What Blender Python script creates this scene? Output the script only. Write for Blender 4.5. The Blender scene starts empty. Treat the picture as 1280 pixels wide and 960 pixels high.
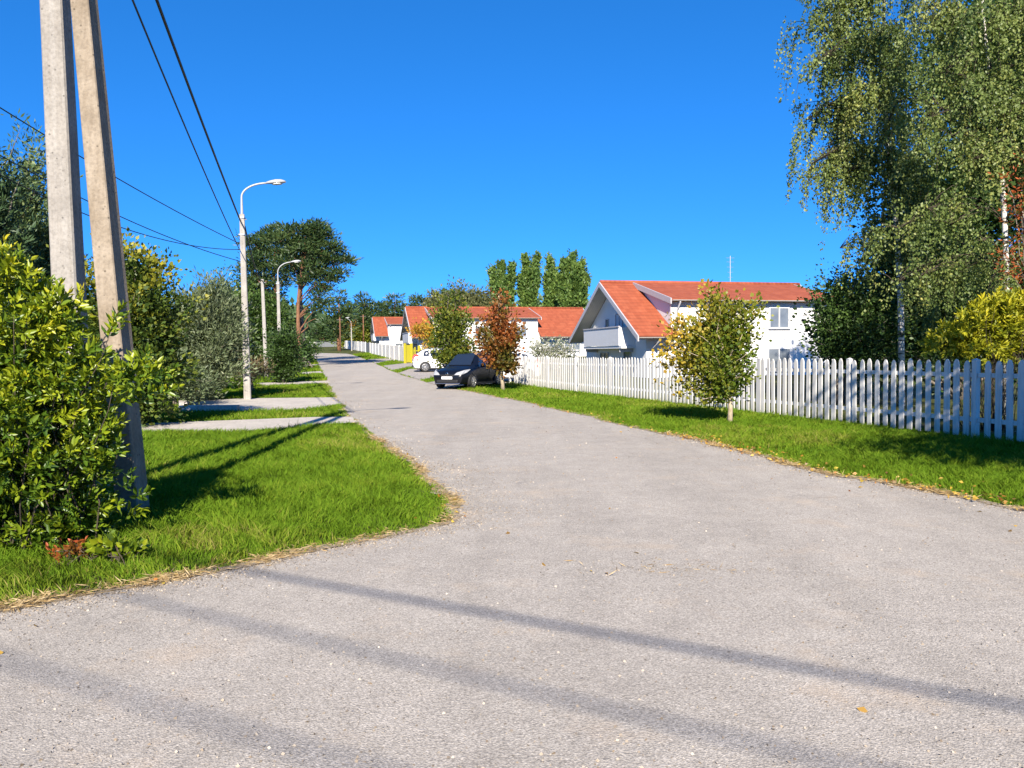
import bpy, math, random
import numpy as np
from mathutils import Vector, Matrix
rng = np.random.default_rng(7)
random.seed(7)
scene = bpy.context.scene
COL = scene.collection
R = math.radians

# ------------------------------------------------------------------ camera
F = 960.0
PITCH = math.atan(39 / 960)
ROLL = R(0.6)
CAMZ = 1.6
_f = np.array([0, math.cos(PITCH), -math.sin(PITCH)])
_r0 = np.array([1.0, 0, 0]); _u0 = np.array([0, math.sin(PITCH), math.cos(PITCH)])
_r = math.cos(ROLL) * _r0 - math.sin(ROLL) * _u0
_u = math.sin(ROLL) * _r0 + math.cos(ROLL) * _u0
CAM = np.array([0, 0, CAMZ])

def zg(y):
    """terrain height: flat near the corner, rising gently up the street"""
    y = np.asarray(y, float)
    k = 0.0245
    z = np.where(y < 30, 0, np.where(y < 40, k * (y - 30) ** 2 / 20, k * (y - 35)))
    return np.where(y > 190, k * 155, z)

def ray(u, v):
    return _f + (u - 640) / F * _r - (v - 480) / F * _u

def at(u, v, Y):
    d = ray(u, v)
    return CAM + d * (Y / d[1])

def P(u, v):
    """measured ground point"""
    d = ray(u, v)
    lo, hi = 1.0, 400.0
    for _ in range(60):
        m = (lo + hi) / 2
        p = CAM + d * (m / d[1])
        if p[2] > float(zg(m)): lo = m
        else: hi = m
    p = CAM + d * (lo / d[1])
    return np.array([p[0], p[1], float(zg(p[1]))])

cam_d = bpy.data.cameras.new('camera'); cam = bpy.data.objects.new('camera', cam_d); COL.objects.link(cam)
cam_d.sensor_width = 36; cam_d.lens = 36 * F / 1280; cam_d.clip_end = 3000; cam_d.clip_start = 0.05
M = Matrix(((_r[0], _u[0], -_f[0], 0), (_r[1], _u[1], -_f[1], 0), (_r[2], _u[2], -_f[2], CAMZ), (0, 0, 0, 1)))
cam.matrix_world = M
scene.camera = cam

# ------------------------------------------------------------------ light
SUN_EL = R(33)
lx, ly = 0.03, 1.0
n_ = math.hypot(lx, ly); lx /= n_; ly /= n_
LD = Vector((lx * math.cos(SUN_EL), ly * math.cos(SUN_EL), -math.sin(SUN_EL)))
sl = bpy.data.lights.new('sun', 'SUN'); so = bpy.data.objects.new('sun', sl); COL.objects.link(so)
sl.energy = 4.3; sl.angle = R(0.53); sl.color = (1.0, 0.91, 0.78)
so.rotation_euler = LD.to_track_quat('-Z', 'Y').to_euler()
so.location = (0, -20, 40)
w = bpy.data.worlds.new('World'); scene.world = w; w.use_nodes = True
nt = w.node_tree; nt.nodes.clear()
sky = nt.nodes.new('ShaderNodeTexSky'); sky.sky_type = 'NISHITA'; sky.sun_disc = False
sky.sun_elevation = SUN_EL; sky.sun_rotation = math.atan2(-lx, -ly)
sky.altitude = 50; sky.air_density = 0.6; sky.dust_density = 0.0; sky.ozone_density = 10.0
# deep, saturated autumn blue: the whole sky is graded, the same for every ray
tc = nt.nodes.new('ShaderNodeTexCoord'); va = nt.nodes.new('ShaderNodeVectorMath'); va.operation = 'ADD'; va.inputs[1].default_value = (0, 0, .10)
vn = nt.nodes.new('ShaderNodeVectorMath'); vn.operation = 'NORMALIZE'
gm = nt.nodes.new('ShaderNodeGamma'); gm.inputs[1].default_value = 0.85
hs = nt.nodes.new('ShaderNodeHueSaturation'); hs.inputs['Saturation'].default_value = 1.19; hs.inputs['Hue'].default_value = 0.502
bg = nt.nodes.new('ShaderNodeBackground'); bg.inputs['Strength'].default_value = 0.127
wo = nt.nodes.new('ShaderNodeOutputWorld')
for a_, b_ in ((tc.outputs['Generated'], va.inputs[0]), (va.outputs[0], vn.inputs[0]), (vn.outputs[0], sky.inputs['Vector']), (sky.outputs[0], gm.inputs[0]),
               (gm.outputs[0], hs.inputs['Color']), (hs.outputs[0], bg.inputs['Color']), (bg.outputs[0], wo.inputs['Surface'])):
    nt.links.new(a_, b_)
scene.view_settings.view_transform = 'Standard'; scene.view_settings.look = 'None'
scene.view_settings.gamma = 1; scene.view_settings.use_curve_mapping = False
scene.view_settings.exposure = 1.45

# ------------------------------------------------------------------ materials
class NT:
    def __init__(s, name):
        s.m = bpy.data.materials.new(name); s.m.use_nodes = True
        s.t = s.m.node_tree; s.t.nodes.clear()
        s.out = s.t.nodes.new('ShaderNodeOutputMaterial')
    def n(s, typ, **kw):
        nd = s.t.nodes.new('ShaderNode' + typ)
        for k, v in kw.items():
            if k.startswith('i_'): nd.inputs[k[2:].replace('_', ' ')].default_value = v
            else: setattr(nd, k, v)
        return nd
    def l(s, a, b): s.t.links.new(a, b)
    def coord(s, which='Object'):
        return s.n('TexCoord').outputs[which]
    def noise(s, scale, detail=4, rough=.6, vec=None):
        nd = s.n('TexNoise'); nd.inputs['Scale'].default_value = scale; nd.inputs['Detail'].default_value = detail; nd.inputs['Roughness'].default_value = rough
        s.l(vec if vec is not None else s.coord(), nd.inputs['Vector'])
        return nd.outputs['Fac']
    def ramp(s, fac, stops, interp='LINEAR'):
        nd = s.n('ValToRGB'); e = nd.color_ramp.elements; nd.color_ramp.interpolation = interp
        while len(e) < len(stops): e.new(0.5)
        for k, (p, c) in enumerate(stops):
            e[k].position = p
            e[k].color = (c, c, c, 1) if isinstance(c, (int, float)) else (*c, 1)
        s.l(fac, nd.inputs[0]); return nd.outputs[0]
    def mix(s, fac, a, b, mode='MIX'):
        nd = s.n('MixRGB', blend_type=mode)
        for inp, x in ((nd.inputs[0], fac), (nd.inputs[1], a), (nd.inputs[2], b)):
            if isinstance(x, (int, float)): inp.default_value = x if inp.type == 'VALUE' else (x, x, x, 1)
            elif isinstance(x, tuple): inp.default_value = (*x, 1)
            else: s.l(x, inp)
        return nd.outputs[0]
    def math(s, op, a, b=0.0):
        nd = s.n('Math', operation=op)
        for inp, x in ((nd.inputs[0], a), (nd.inputs[1], b)):
            if isinstance(x, (int, float)): inp.default_value = x
            else: s.l(x, inp)
        return nd.outputs[0]
    def bsdf(s, color, rough=.7, bump=None, bstr=.3, bdist=.02, metal=0, coat=0, spec=.5):
        b = s.n('BsdfPrincipled')
        if isinstance(color, tuple): b.inputs['Base Color'].default_value = (*color, 1)
        else: s.l(color, b.inputs['Base Color'])
        if isinstance(rough, (int, float)): b.inputs['Roughness'].default_value = rough
        else: s.l(rough, b.inputs['Roughness'])
        b.inputs['Metallic'].default_value = metal; b.inputs['Coat Weight'].default_value = coat
        b.inputs['Specular IOR Level'].default_value = spec
        if bump is not None:
            bn = s.n('Bump'); bn.inputs['Strength'].default_value = bstr; bn.inputs['Distance'].default_value = bdist
            s.l(bump, bn.inputs['Height']); s.l(bn.outputs[0], b.inputs['Normal'])
        return b
    def done(s, shader):
        s.l(shader.outputs[0], s.out.inputs['Surface']); return s.m

def simple(name, c, rough=.5, metal=0, coat=0, var=.12, scale=6, spec=.5):
    t = NT(name)
    nz = t.noise(scale, 5)
    col = t.mix(nz, tuple(x * (1 - var) for x in c), tuple(min(1, x * (1 + var)) for x in c))
    return t.done(t.bsdf(col, rough, metal=metal, coat=coat, spec=spec))

def foliage(name, stops, trans=.3, rough=.5, gloss=.35):
    t = NT(name)
    a = t.n('Attribute', attribute_name='tint')
    col = t.ramp(a.outputs['Fac'], stops)
    b = t.bsdf(col, rough, spec=gloss)
    tr = t.n('BsdfTranslucent'); 
    c2 = t.mix(1.0, col, (1.0, 1.0, 0.55), 'MULTIPLY'); t.l(c2, tr.inputs['Color'])
    mx = t.n('MixShader'); mx.inputs[0].default_value = trans
    t.l(b.outputs[0], mx.inputs[1]); t.l(tr.outputs[0], mx.inputs[2])
    return t.done(mx)

def mat_road():
    t = NT('asphalt')
    big = t.noise(.35, 5, .6); mid = t.noise(3.0, 5, .65); fine = t.noise(75, 3, .75)
    v = t.n('TexVoronoi'); v.inputs['Scale'].default_value = 105; t.l(t.coord(), v.inputs['Vector'])
    base = t.ramp(big, [(.3, (.305, .274, .236)), (.7, (.372, .334, .288))])
    base = t.mix(.6, base, t.ramp(mid, [(.3, (.288, .258, .222)), (.7, (.392, .354, .305))]))
    grit = t.noise(34, 4, .7)
    base = t.mix(.42, base, t.ramp(grit, [(.34, .62), (.5, 1.0), (.66, 1.3)]), 'MULTIPLY')
    base = t.mix(.7, base, t.ramp(fine, [(.36, .52), (.5, .98), (.64, 1.42)]), 'MULTIPLY')
    spk = t.ramp(v.outputs['Color'], [(.0, .62), (.3, .95), (.8, 1.05), (1, 1.6)])
    base = t.mix(.7, base, spk, 'MULTIPLY')
    # polished wheel tracks and repaired patches, stretched along the street
    mp = t.n('Mapping'); mp.inputs['Rotation'].default_value = (0, 0, R(-15)); mp.inputs['Scale'].default_value = (1.0, .07, 1); t.l(t.coord(), mp.inputs['Vector'])
    base = t.mix(.42, base, t.ramp(t.noise(1.1, 3, .55, mp.outputs[0]), [(.35, .84), (.5, 1.0), (.68, 1.10)]), 'MULTIPLY')
    base = t.mix(.3, base, t.ramp(t.noise(.55, 2, .4), [(.44, .86), (.47, 1.0)]), 'MULTIPLY')
    # sandy stains
    st = t.ramp(t.noise(.9, 6, .7), [(.55, 0.0), (.75, .55)])
    base = t.mix(st, base, (.44, .34, .24))
    # hairline cracks
    cv = t.n('TexVoronoi', feature='DISTANCE_TO_EDGE'); cv.inputs['Scale'].default_value = .32
    wv = t.n('VectorMath', operation='ADD'); nz = t.n('TexNoise'); nz.inputs['Scale'].default_value = 1.6; nz.inputs['Detail'].default_value = 6
    t.l(t.coord(), nz.inputs['Vector']); t.l(t.coord(), wv.inputs[0]); t.l(nz.outputs['Color'], wv.inputs[1]); t.l(wv.outputs[0], cv.inputs['Vector'])
    ck = t.math('MULTIPLY', t.ramp(cv.outputs['Distance'], [(.0, 1.0), (.006, 0.0)]), t.ramp(t.noise(.5, 2), [(.5, 0.0), (.62, .35)]))
    base = t.mix(ck, base, (.12, .11, .10))
    h = t.math('ADD', fine, t.math('MULTIPLY', v.outputs['Distance'], .6))
    return t.done(t.bsdf(base, .9, bump=h, bstr=.6, bdist=.008, spec=.25))

def mat_concrete(name, lo, hi, scale=2.0, pits=True):
    t = NT(name)
    a = t.noise(scale, 6, .65); b = t.noise(scale * 14, 4, .6)
    col = t.ramp(a, [(.3, lo), (.7, hi)])
    col = t.mix(.5, col, t.ramp(b, [(.32, .6), (.6, 1.15)]), 'MULTIPLY')
    # vertical weather streaks
    mp = t.n('Mapping'); mp.inputs['Scale'].default_value = (18, 18, .5); t.l(t.coord(), mp.inputs['Vector'])
    s = t.noise(1.0, 4, .6, mp.outputs[0])
    col = t.mix(.45, col, t.ramp(s, [(.3, (.72, .66, .58)), (.6, (1.08, 1.06, 1.03))]), 'MULTIPLY')
    v = t.n('TexVoronoi'); v.inputs['Scale'].default_value = 15; t.l(t.coord(), v.inputs['Vector'])
    pit = t.ramp(v.outputs['Distance'], [(.10, .0), (.22, 1.0)])
    pm = t.mix(t.ramp(t.noise(4, 2), [(.44, 0.0), (.54, .9)]), (1, 1, 1), pit)
    if pits: col = t.mix(.6, col, pm, 'MULTIPLY')
    return t.done(t.bsdf(col, .88, bump=t.math('ADD', b, pm) if pits else b, bstr=.35, bdist=.01, spec=.3))

def mat_ground():
    t = NT('lawn_soil')
    a = t.noise(1.2, 6, .65); b = t.noise(38, 4, .7)
    col = t.ramp(a, [(.35, (.035, .055, .009)), (.55, (.07, .075, .02)), (.75, (.14, .11, .05))])
    col = t.mix(.8, col, t.ramp(b, [(.3, .45), (.65, 1.35)]), 'MULTIPLY')
    return t.done(t.bsdf(col, .95, bump=b, bstr=.8, bdist=.04, spec=.15))

def mat_shoulder():
    t = NT('sandy_dirt')
    a = t.noise(4, 6, .7); b = t.noise(60, 4, .75)
    col = t.ramp(a, [(.3, (.22, .165, .09)), (.5, (.30, .24, .17)), (.7, (.34, .29, .23))])
    col = t.mix(.8, col, t.ramp(b, [(.3, .5), (.65, 1.3)]), 'MULTIPLY')
    return t.done(t.bsdf(col, .95, bump=b, bstr=.8, bdist=.02, spec=.15))

def mat_tiles():
    t = NT('clay_roof_tiles')
    co = t.coord()
    sx = t.n('SeparateXYZ'); t.l(co, sx.inputs[0])
    # columns along x, rows down the slope (use y)
    cx = t.math('SINE', t.math('MULTIPLY', sx.outputs['X'], 2 * math.pi / .30))
    ry = t.math('FRACT', t.math('MULTIPLY', sx.outputs['Y'], 1 / .33))
    h = t.math('ADD', t.math('MULTIPLY', cx, .35), t.math('MULTIPLY', ry, .8))
    mp = t.n('Mapping'); mp.inputs['Scale'].default_value = (3.33, 3.03, 1); t.l(co, mp.inputs['Vector'])
    wn = t.n('TexWhiteNoise'); fl = t.n('VectorMath', operation='FLOOR'); t.l(mp.outputs[0], fl.inputs[0]); t.l(fl.outputs[0], wn.inputs['Vector'])
    col = t.ramp(wn.outputs['Value'], [(0, (.25, .060, .026)), (.6, (.275, .069, .030)), (1, (.30, .08, .036))])
    col = t.mix(.45, col, t.ramp(t.noise(1.5, 5), [(.3, .72), (.7, 1.15)]), 'MULTIPLY')
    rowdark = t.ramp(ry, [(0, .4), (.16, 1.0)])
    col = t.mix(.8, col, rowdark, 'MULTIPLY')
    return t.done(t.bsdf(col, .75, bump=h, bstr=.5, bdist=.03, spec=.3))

def mat_boards(name, c, axis='Y', width=.12, dark=.55):
    t = NT(name)
    sx = t.n('SeparateXYZ'); t.l(t.coord(), sx.inputs[0])
    fr = t.math('FRACT', t.math('MULTIPLY', sx.outputs[axis], 1 / width))
    g = t.ramp(fr, [(0, dark), (.07, 1.0), (.93, 1.0), (1, dark)])
    nz = t.noise(5, 5)
    col = t.mix(nz, tuple(x * .88 for x in c), tuple(min(.9, x * 1.06) for x in c))
    col = t.mix(1.0, col, g, 'MULTIPLY')
    return t.done(t.bsdf(col, .6, bump=g, bstr=.4, bdist=.01))

def mat_paintwood():
    t = NT('white_painted_wood')
    mp = t.n('Mapping'); mp.inputs['Scale'].default_value = (26, 26, 1.6); t.l(t.coord(), mp.inputs['Vector'])
    g = t.noise(1.0, 5, .6, mp.outputs[0])
    col = t.ramp(g, [(.3, (.46, .445, .41)), (.55, (.63, .612, .575))])
    sx = t.n('SeparateXYZ'); t.l(t.coord(), sx.inputs[0])
    dirt = t.math('MULTIPLY', t.ramp(sx.outputs['Z'], [(0.02, 1.0), (.3, 0.0)]), t.noise(7, 5, .7))
    col = t.mix(dirt, col, (.24, .25, .15))
    wear = t.ramp(t.noise(3.0, 7, .75), [(.6, 0.0), (.72, .45)])
    col = t.mix(wear, col, (.42, .39, .34))
    return t.done(t.bsdf(col, .6, bump=g, bstr=.2, bdist=.004))

def mat_bark(name, lo, hi, vscale=3):
    t = NT(name)
    mp = t.n('Mapping'); mp.inputs['Scale'].default_value = (10, 10, vscale); t.l(t.coord(), mp.inputs['Vector'])
    g = t.noise(1.5, 6, .7, mp.outputs[0])
    return t.done(t.bsdf(t.ramp(g, [(.35, lo), (.65, hi)]), .9, bump=g, bstr=.6, bdist=.03, spec=.2))

def mat_birch():
    t = NT('birch_bark')
    mp = t.n('Mapping'); mp.inputs['Scale'].default_value = (3, 3, 14); t.l(t.coord(), mp.inputs['Vector'])
    g = t.noise(1.2, 5, .65, mp.outputs[0])
    return t.done(t.bsdf(t.ramp(g, [(.42, (.05, .045, .04)), (.5, (.55, .52, .47)), (.8, (.68, .65, .6))]), .8, spec=.2))

def mat_wall():
    t = NT('white_render')
    a = t.noise(.8, 5); b = t.noise(45, 3)
    col = t.ramp(a, [(.3, (.62, .615, .60)), (.7, (.70, .695, .68))])
    return t.done(t.bsdf(col, .85, bump=b, bstr=.15, bdist=.01, spec=.2))

MT = dict(
    road=mat_road(), ground=mat_ground(), shoulder=mat_shoulder(), tiles=mat_tiles(), wall=mat_wall(),
    concrete=mat_concrete('pole_concrete', (.205, .19, .172), (.325, .305, .277)),
    brace=mat_concrete('stained_concrete', (.165, .13, .09), (.29, .245, .19)),
    post=mat_concrete('whitewashed_concrete', (.25, .235, .215), (.37, .355, .33), 3),
    slab=mat_concrete('driveway_concrete', (.36, .33, .29), (.48, .44, .39), 1.2, False),
    gravel=mat_concrete('grey_gravel', (.24, .22, .2), (.36, .33, .3), 2.5, False),
    wood=mat_paintwood(),
    boards=mat_boards('grey_white_boards', (.56, .57, .59)),
    soffit=mat_boards('soffit_boards', (.42, .40, .36), 'X', .14, .7),
    trim=simple('pale_trim', (.37, .36, .38), .55), white=simple('white_gloss', (.62, .62, .62), .5),
    gutter=simple('grey_gutter', (.36, .33, .31), .4), darkwood_and_shade=simple('dark_wood_and_gable_shade', (.06, .05, .045), .7),  # dark wood of the crossarms, also the painted shade on far gables
    steel=simple('galvanised_steel', (.45, .45, .44), .4, .6), lampbody=simple('lamp_grey', (.33, .33, .33), .45),
    lens=simple('lamp_lens', (.5, .5, .46), .15), glass=simple('window_glass', (.13, .145, .16), .08, var=.5, scale=1.6, spec=.8),
    curtain=simple('curtain', (.5, .52, .55), .8), cable=simple('black_cable', (.012, .012, .012), .6),
    tyre=simple('tyre_rubber', (.018, .018, .018), .8), rim=simple('alloy_rim', (.5, .5, .5), .3, .8),
    navy=simple('navy_car_paint', (.004, .005, .009), .28, 0, 0, .03, spec=.35), whitecar=simple('white_car_paint', (.75, .75, .74), .2, 0, .8, .02),
    silvercar=simple('silver_car_paint', (.42, .45, .45), .28, .5, .8, .02),
    carglass=simple('car_glass', (.014, .02, .032), .04, spec=1.0), black=simple('black_plastic', (.015, .015, .016), .5),
    headlamp=simple('headlamp_lens', (.30, .31, .33), .12), redlamp=simple('red_lamp_lens', (.55, .03, .015), .2),
    amber=simple('amber_lens', (.7, .22, .02), .2),
    chrome=simple('chrome', (.7, .7, .7), .12, 1.0), plate=simple('plate_white', (.8, .8, .8), .4),
    yellow=simple('yellow_paint', (.42, .36, .02), .45), grey=simple('grey_panel', (.12, .13, .14), .6),
    birch=mat_birch(), darkbark=mat_bark('dark_bark', (.035, .028, .02), (.08, .065, .045)), bark=mat_bark('grey_bark', (.09, .075, .06), (.22, .19, .15)),
    pinebark=mat_bark('pine_bark', (.09, .045, .028), (.26, .13, .07)), palebark=mat_bark('pale_bark', (.28, .22, .14), (.5, .42, .3)),
    insul=simple('brown_porcelain', (.16, .07, .04), .2),
)
def fo(name, *cols, **k):
    sc_ = .64 if name == 'grass' else k.pop('dim', .8)
    cols = [tuple(x * sc_ for x in c) for c in cols]
    n = len(cols); MT[name] = foliage(name, [(i / (n - 1), c) for i, c in enumerate(cols)], **k)
fo('grass', (.10, .15, .012), (.125, .235, .012), (.175, .30, .018), (.27, .35, .03), (.42, .36, .11), trans=.25, rough=.7, gloss=.08)
fo('shrub_leaf', (.03, .075, .010), (.09, .165, .012), (.28, .34, .014), (.46, .46, .02), (.56, .42, .025), dim=.86, trans=.28, rough=.38, gloss=.45)
fo('maple_leaf', (.045, .085, .012), (.10, .15, .014), (.22, .21, .02), (.42, .27, .025), (.48, .19, .03), dim=1.0)
fo('red_leaf', (.07, .09, .015), (.15, .13, .02), (.26, .11, .025), (.36, .10, .03), (.42, .19, .04))
fo('birch_leaf', (.03, .058, .016), (.07, .112, .026), (.14, .19, .046), (.22, .26, .07), (.40, .36, .08), dim=.95)
fo('olive_leaf', (.07, .10, .045), (.13, .17, .08), (.20, .24, .13), (.28, .31, .17), dim=.95)
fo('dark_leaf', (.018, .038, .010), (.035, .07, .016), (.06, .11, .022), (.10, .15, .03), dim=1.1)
fo('yellow_tree_leaf', (.025, .05, .010), (.06, .10, .014), (.18, .19, .02), (.42, .34, .02), dim=1.05)
fo('pine_needle', (.018, .042, .014), (.035, .075, .022), (.07, .115, .03), (.12, .15, .04), trans=.15)
fo('spruce_needle', (.018, .036, .015), (.034, .06, .023), (.062, .09, .03), (.11, .13, .042), trans=.15, dim=1.7)
fo('poplar_leaf', (.04, .085, .022), (.075, .14, .03), (.12, .19, .04), (.18, .25, .05), dim=1.0)
fo('bright_leaf', (.12, .16, .012), (.30, .30, .014), (.48, .42, .02), (.58, .45, .025), dim=1.05)
fo('rowan_leaf', (.08, .10, .02), (.25, .10, .02), (.45, .09, .025), (.5, .14, .03))
fo('dry_leaf', (.14, .10, .05), (.22, .16, .08), (.3, .22, .12))
fo('blossom_leaf', (.10, .14, .05), (.2, .24, .1), (.5, .5, .4), (.65, .63, .55))
fo('hazy_leaf', (.09, .12, .045), (.15, .17, .06), (.22, .22, .09), (.28, .25, .12))
fo('litter_leaf', (.16, .09, .03), (.38, .22, .04), (.55, .38, .05), (.45, .14, .03), trans=.1)
fo('straw', (.30, .19, .07), (.42, .29, .13), (.52, .40, .22), trans=.05)
fo('grit', (.20, .15, .10), (.36, .29, .21), (.50, .44, .36), trans=0.0)

# ------------------------------------------------------------------ object helpers
def tag(o, label=None, cat=None, group=None, kind=None):
    if label: o['label'] = label
    if cat: o['category'] = cat
    if group: o['group'] = group
    if kind: o['kind'] = kind
    return o

def empty(name, loc, rz=0.0, **k):
    o = bpy.data.objects.new(name, None); COL.objects.link(o)
    o.location = tuple(float(x) for x in loc); o.rotation_euler = (0, 0, rz); o.empty_display_size = .3
    return tag(o, **k)

def raw(name, V, Fc, mat, parent=None, smooth=False, tint=None):
    me = bpy.data.meshes.new(name)
    V = np.asarray(V, np.float32)
    if isinstance(Fc, np.ndarray):
        nf, k = Fc.shape
        me.vertices.add(len(V)); me.vertices.foreach_set('co', V.ravel())
        me.loops.add(nf * k); me.loops.foreach_set('vertex_index', Fc.astype(np.int32).ravel())
        me.polygons.add(nf); me.polygons.foreach_set('loop_start', np.arange(0, nf * k, k, dtype=np.int32))
        me.polygons.foreach_set('loop_total', np.full(nf, k, np.int32))
        me.update(calc_edges=True)
    else:
        me.from_pydata([tuple(map(float, v)) for v in V], [], [tuple(f) for f in Fc]); me.update()
    if tint is not None:
        a = me.attributes.new('tint', 'FLOAT', 'POINT'); a.data.foreach_set('value', np.asarray(tint, np.float32))
    if smooth: me.polygons.foreach_set('use_smooth', np.ones(len(me.polygons), bool))
    me.materials.append(MT[mat] if isinstance(mat, str) else mat)
    o = bpy.data.objects.new(name, me); COL.objects.link(o)
    if parent is not None: o.parent = parent
    return o

class MB:
    def __init__(s): s.v = []; s.f = []
    def add(s, V, Fs):
        b = len(s.v); s.v += [tuple(map(float, x)) for x in V]; s.f += [tuple(i + b for i in f) for f in Fs]; return s
    def box(s, x0, x1, y0, y1, z0, z1):
        return s.add([(x0, y0, z0), (x1, y0, z0), (x1, y1, z0), (x0, y1, z0), (x0, y0, z1), (x1, y0, z1), (x1, y1, z1), (x0, y1, z1)],
                     [(0, 3, 2, 1), (4, 5, 6, 7), (0, 1, 5, 4), (1, 2, 6, 5), (2, 3, 7, 6), (3, 0, 4, 7)])
    def prism(s, poly, x0, x1):
        """poly in (y,z), extruded along x"""
        n = len(poly)
        V = [(x0, y, z) for y, z in poly] + [(x1, y, z) for y, z in poly]
        Fs = [tuple(range(n))[::-1], tuple(range(n, 2 * n))] + [(i, (i + 1) % n, n + (i + 1) % n, n + i) for i in range(n)]
        return s.add(V, Fs)
    def prism_axis(s, poly, ax, a0, a1):
        """poly of 2-D points on the plane normal to ax, extruded a0..a1"""
        n = len(poly); o = {'x': (0, 1, 2), 'y': (1, 0, 2), 'z': (2, 0, 1)}[ax]
        def mk(a, p):
            q = [0, 0, 0]; q[o[0]] = a; q[o[1]] = p[0]; q[o[2]] = p[1]; return q
        V = [mk(a0, p) for p in poly] + [mk(a1, p) for p in poly]
        Fs = [tuple(range(n)), tuple(range(2 * n - 1, n - 1, -1))] + [(i, n + i, n + (i + 1) % n, (i + 1) % n) for i in range(n)]
        return s.add(V, Fs)
    def slab(s, q, t):
        """quad corners, thickened by t against its normal"""
        q = [np.array(p, float) for p in q]; n = np.cross(q[1] - q[0], q[3] - q[0]); n /= np.linalg.norm(n)
        b = [p - n * t for p in q]
        return s.add(q + b, [(0, 1, 2, 3), (7, 6, 5, 4), (0, 4, 5, 1), (1, 5, 6, 2), (2, 6, 7, 3), (3, 7, 4, 0)])
    def tube(s, pts, rad, k=8, cap=True):
        pts = [np.array(p, float) for p in pts]; n = len(pts)
        if not hasattr(rad, '__len__'): rad = [rad] * n
        b = len(s.v); prev = None
        for i, p in enumerate(pts):
            t = pts[min(i + 1, n - 1)] - pts[max(i - 1, 0)]; t = t / (np.linalg.norm(t) + 1e-9)
            if prev is None:
                a = np.cross(t, [0, 0, 1.0]);
                if np.linalg.norm(a) < .05: a = np.cross(t, [1.0, 0, 0])
            else: a = prev - t * np.dot(prev, t)
            a /= np.linalg.norm(a); prev = a; c = np.cross(t, a)
            for j in range(k):
                an = 2 * math.pi * j / k
                s.v.append(tuple(p + rad[i] * (math.cos(an) * a + math.sin(an) * c)))
        for i in range(n - 1):
            for j in range(k):
                s.f.append((b + i * k + j, b + i * k + (j + 1) % k, b + (i + 1) * k + (j + 1) % k, b + (i + 1) * k + j))
        if cap:
            s.f.append(tuple(b + j for j in range(k))[::-1]); s.f.append(tuple(b + (n - 1) * k + j for j in range(k)))
        return s
    def lathe(s, prof, axis='y', c=(0, 0, 0), k=20):
        """prof: list of (a, r); revolved about axis through c"""
        b = len(s.v)
        for a, r in prof:
            for j in range(k):
                an = 2 * math.pi * j / k; x, z = r * math.cos(an), r * math.sin(an)
                p = {'y': (x, a, z), 'z': (x, z, a), 'x': (a, x, z)}[axis]
                s.v.append((p[0] + c[0], p[1] + c[1], p[2] + c[2]))
        n = len(prof)
        for i in range(n - 1):
            for j in range(k):
                s.f.append((b + i * k + j, b + (i + 1) * k + j, b + (i + 1) * k + (j + 1) % k, b + i * k + (j + 1) % k))
        s.f.append(tuple(b + j for j in range(k))); s.f.append(tuple(b + (n - 1) * k + j for j in range(k))[::-1])
        return s
    def build(s, name, mat, parent=None, smooth=False, bevel=0, fix=True):
        o = raw(name, np.array(s.v), s.f, mat, parent)
        if fix:
            import bmesh
            bm = bmesh.new(); bm.from_mesh(o.data); bmesh.ops.recalc_face_normals(bm, faces=bm.faces); bm.to_mesh(o.data); bm.free()
        if bevel:
            m = o.modifiers.new('bevel', 'BEVEL'); m.width = bevel; m.segments = 2; m.limit_method = 'ANGLE'
        if smooth:
            o.data.polygons.foreach_set('use_smooth', np.ones(len(o.data.polygons), bool))
            if smooth == 'auto':
                o.data.set_sharp_from_angle(angle=R(40))
        return o

def copy_tree(o, parent=None):
    c = o.copy(); COL.objects.link(c); c.parent = parent
    for ch in list(o.children): copy_tree(ch, c)
    return c

def unit(a): return a / (np.linalg.norm(a, axis=-1, keepdims=True) + 1e-9)

def leaves(name, pts, axis, L, W, tint, mat, parent=None, fold=.18, fine=False):
    """many separate leaf blades in one foliage mesh"""
    n = len(pts); axis = unit(axis)
    L = np.broadcast_to(L, (n,))[:, None]; W = np.broadcast_to(W, (n,))[:, None]
    side = unit(np.cross(axis, rng.normal(size=(n, 3)) + np.array([0, 0, .01])))
    nor = np.cross(side, axis)
    if fine:
        q = [pts, pts + axis * L * .35 + side * W * .5 + nor * W * fold, pts + axis * L * .7 + side * W * .42 + nor * W * fold - nor * L * .03,
             pts + axis * L - nor * L * .12, pts + axis * L * .7 - side * W * .42 + nor * W * fold - nor * L * .03, pts + axis * L * .35 - side * W * .5 + nor * W * fold,
             pts + axis * L * .5 ]
        V = np.stack(q[:6], 1).reshape(-1, 3); i = np.arange(n)[:, None] * 6
        Fc = np.concatenate([i + np.array([[0, 1, 2, 3]]), i + np.array([[0, 3, 4, 5]])], 0)
        return raw(name, V, Fc, mat, parent, True, np.repeat(tint, 6))
    q = [pts, pts + axis * L * .45 + side * W * .5 + nor * W * fold, pts + axis * L, pts + axis * L * .45 - side * W * .5 + nor * W * fold]
    V = np.stack(q, 1).reshape(-1, 3); i = np.arange(n)[:, None] * 4
    return raw(name, V, i + np.array([[0, 1, 2, 3]]), mat, parent, False, np.repeat(tint, 4))

def sph(n):
    return unit(rng.normal(size=(n, 3)))

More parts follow.
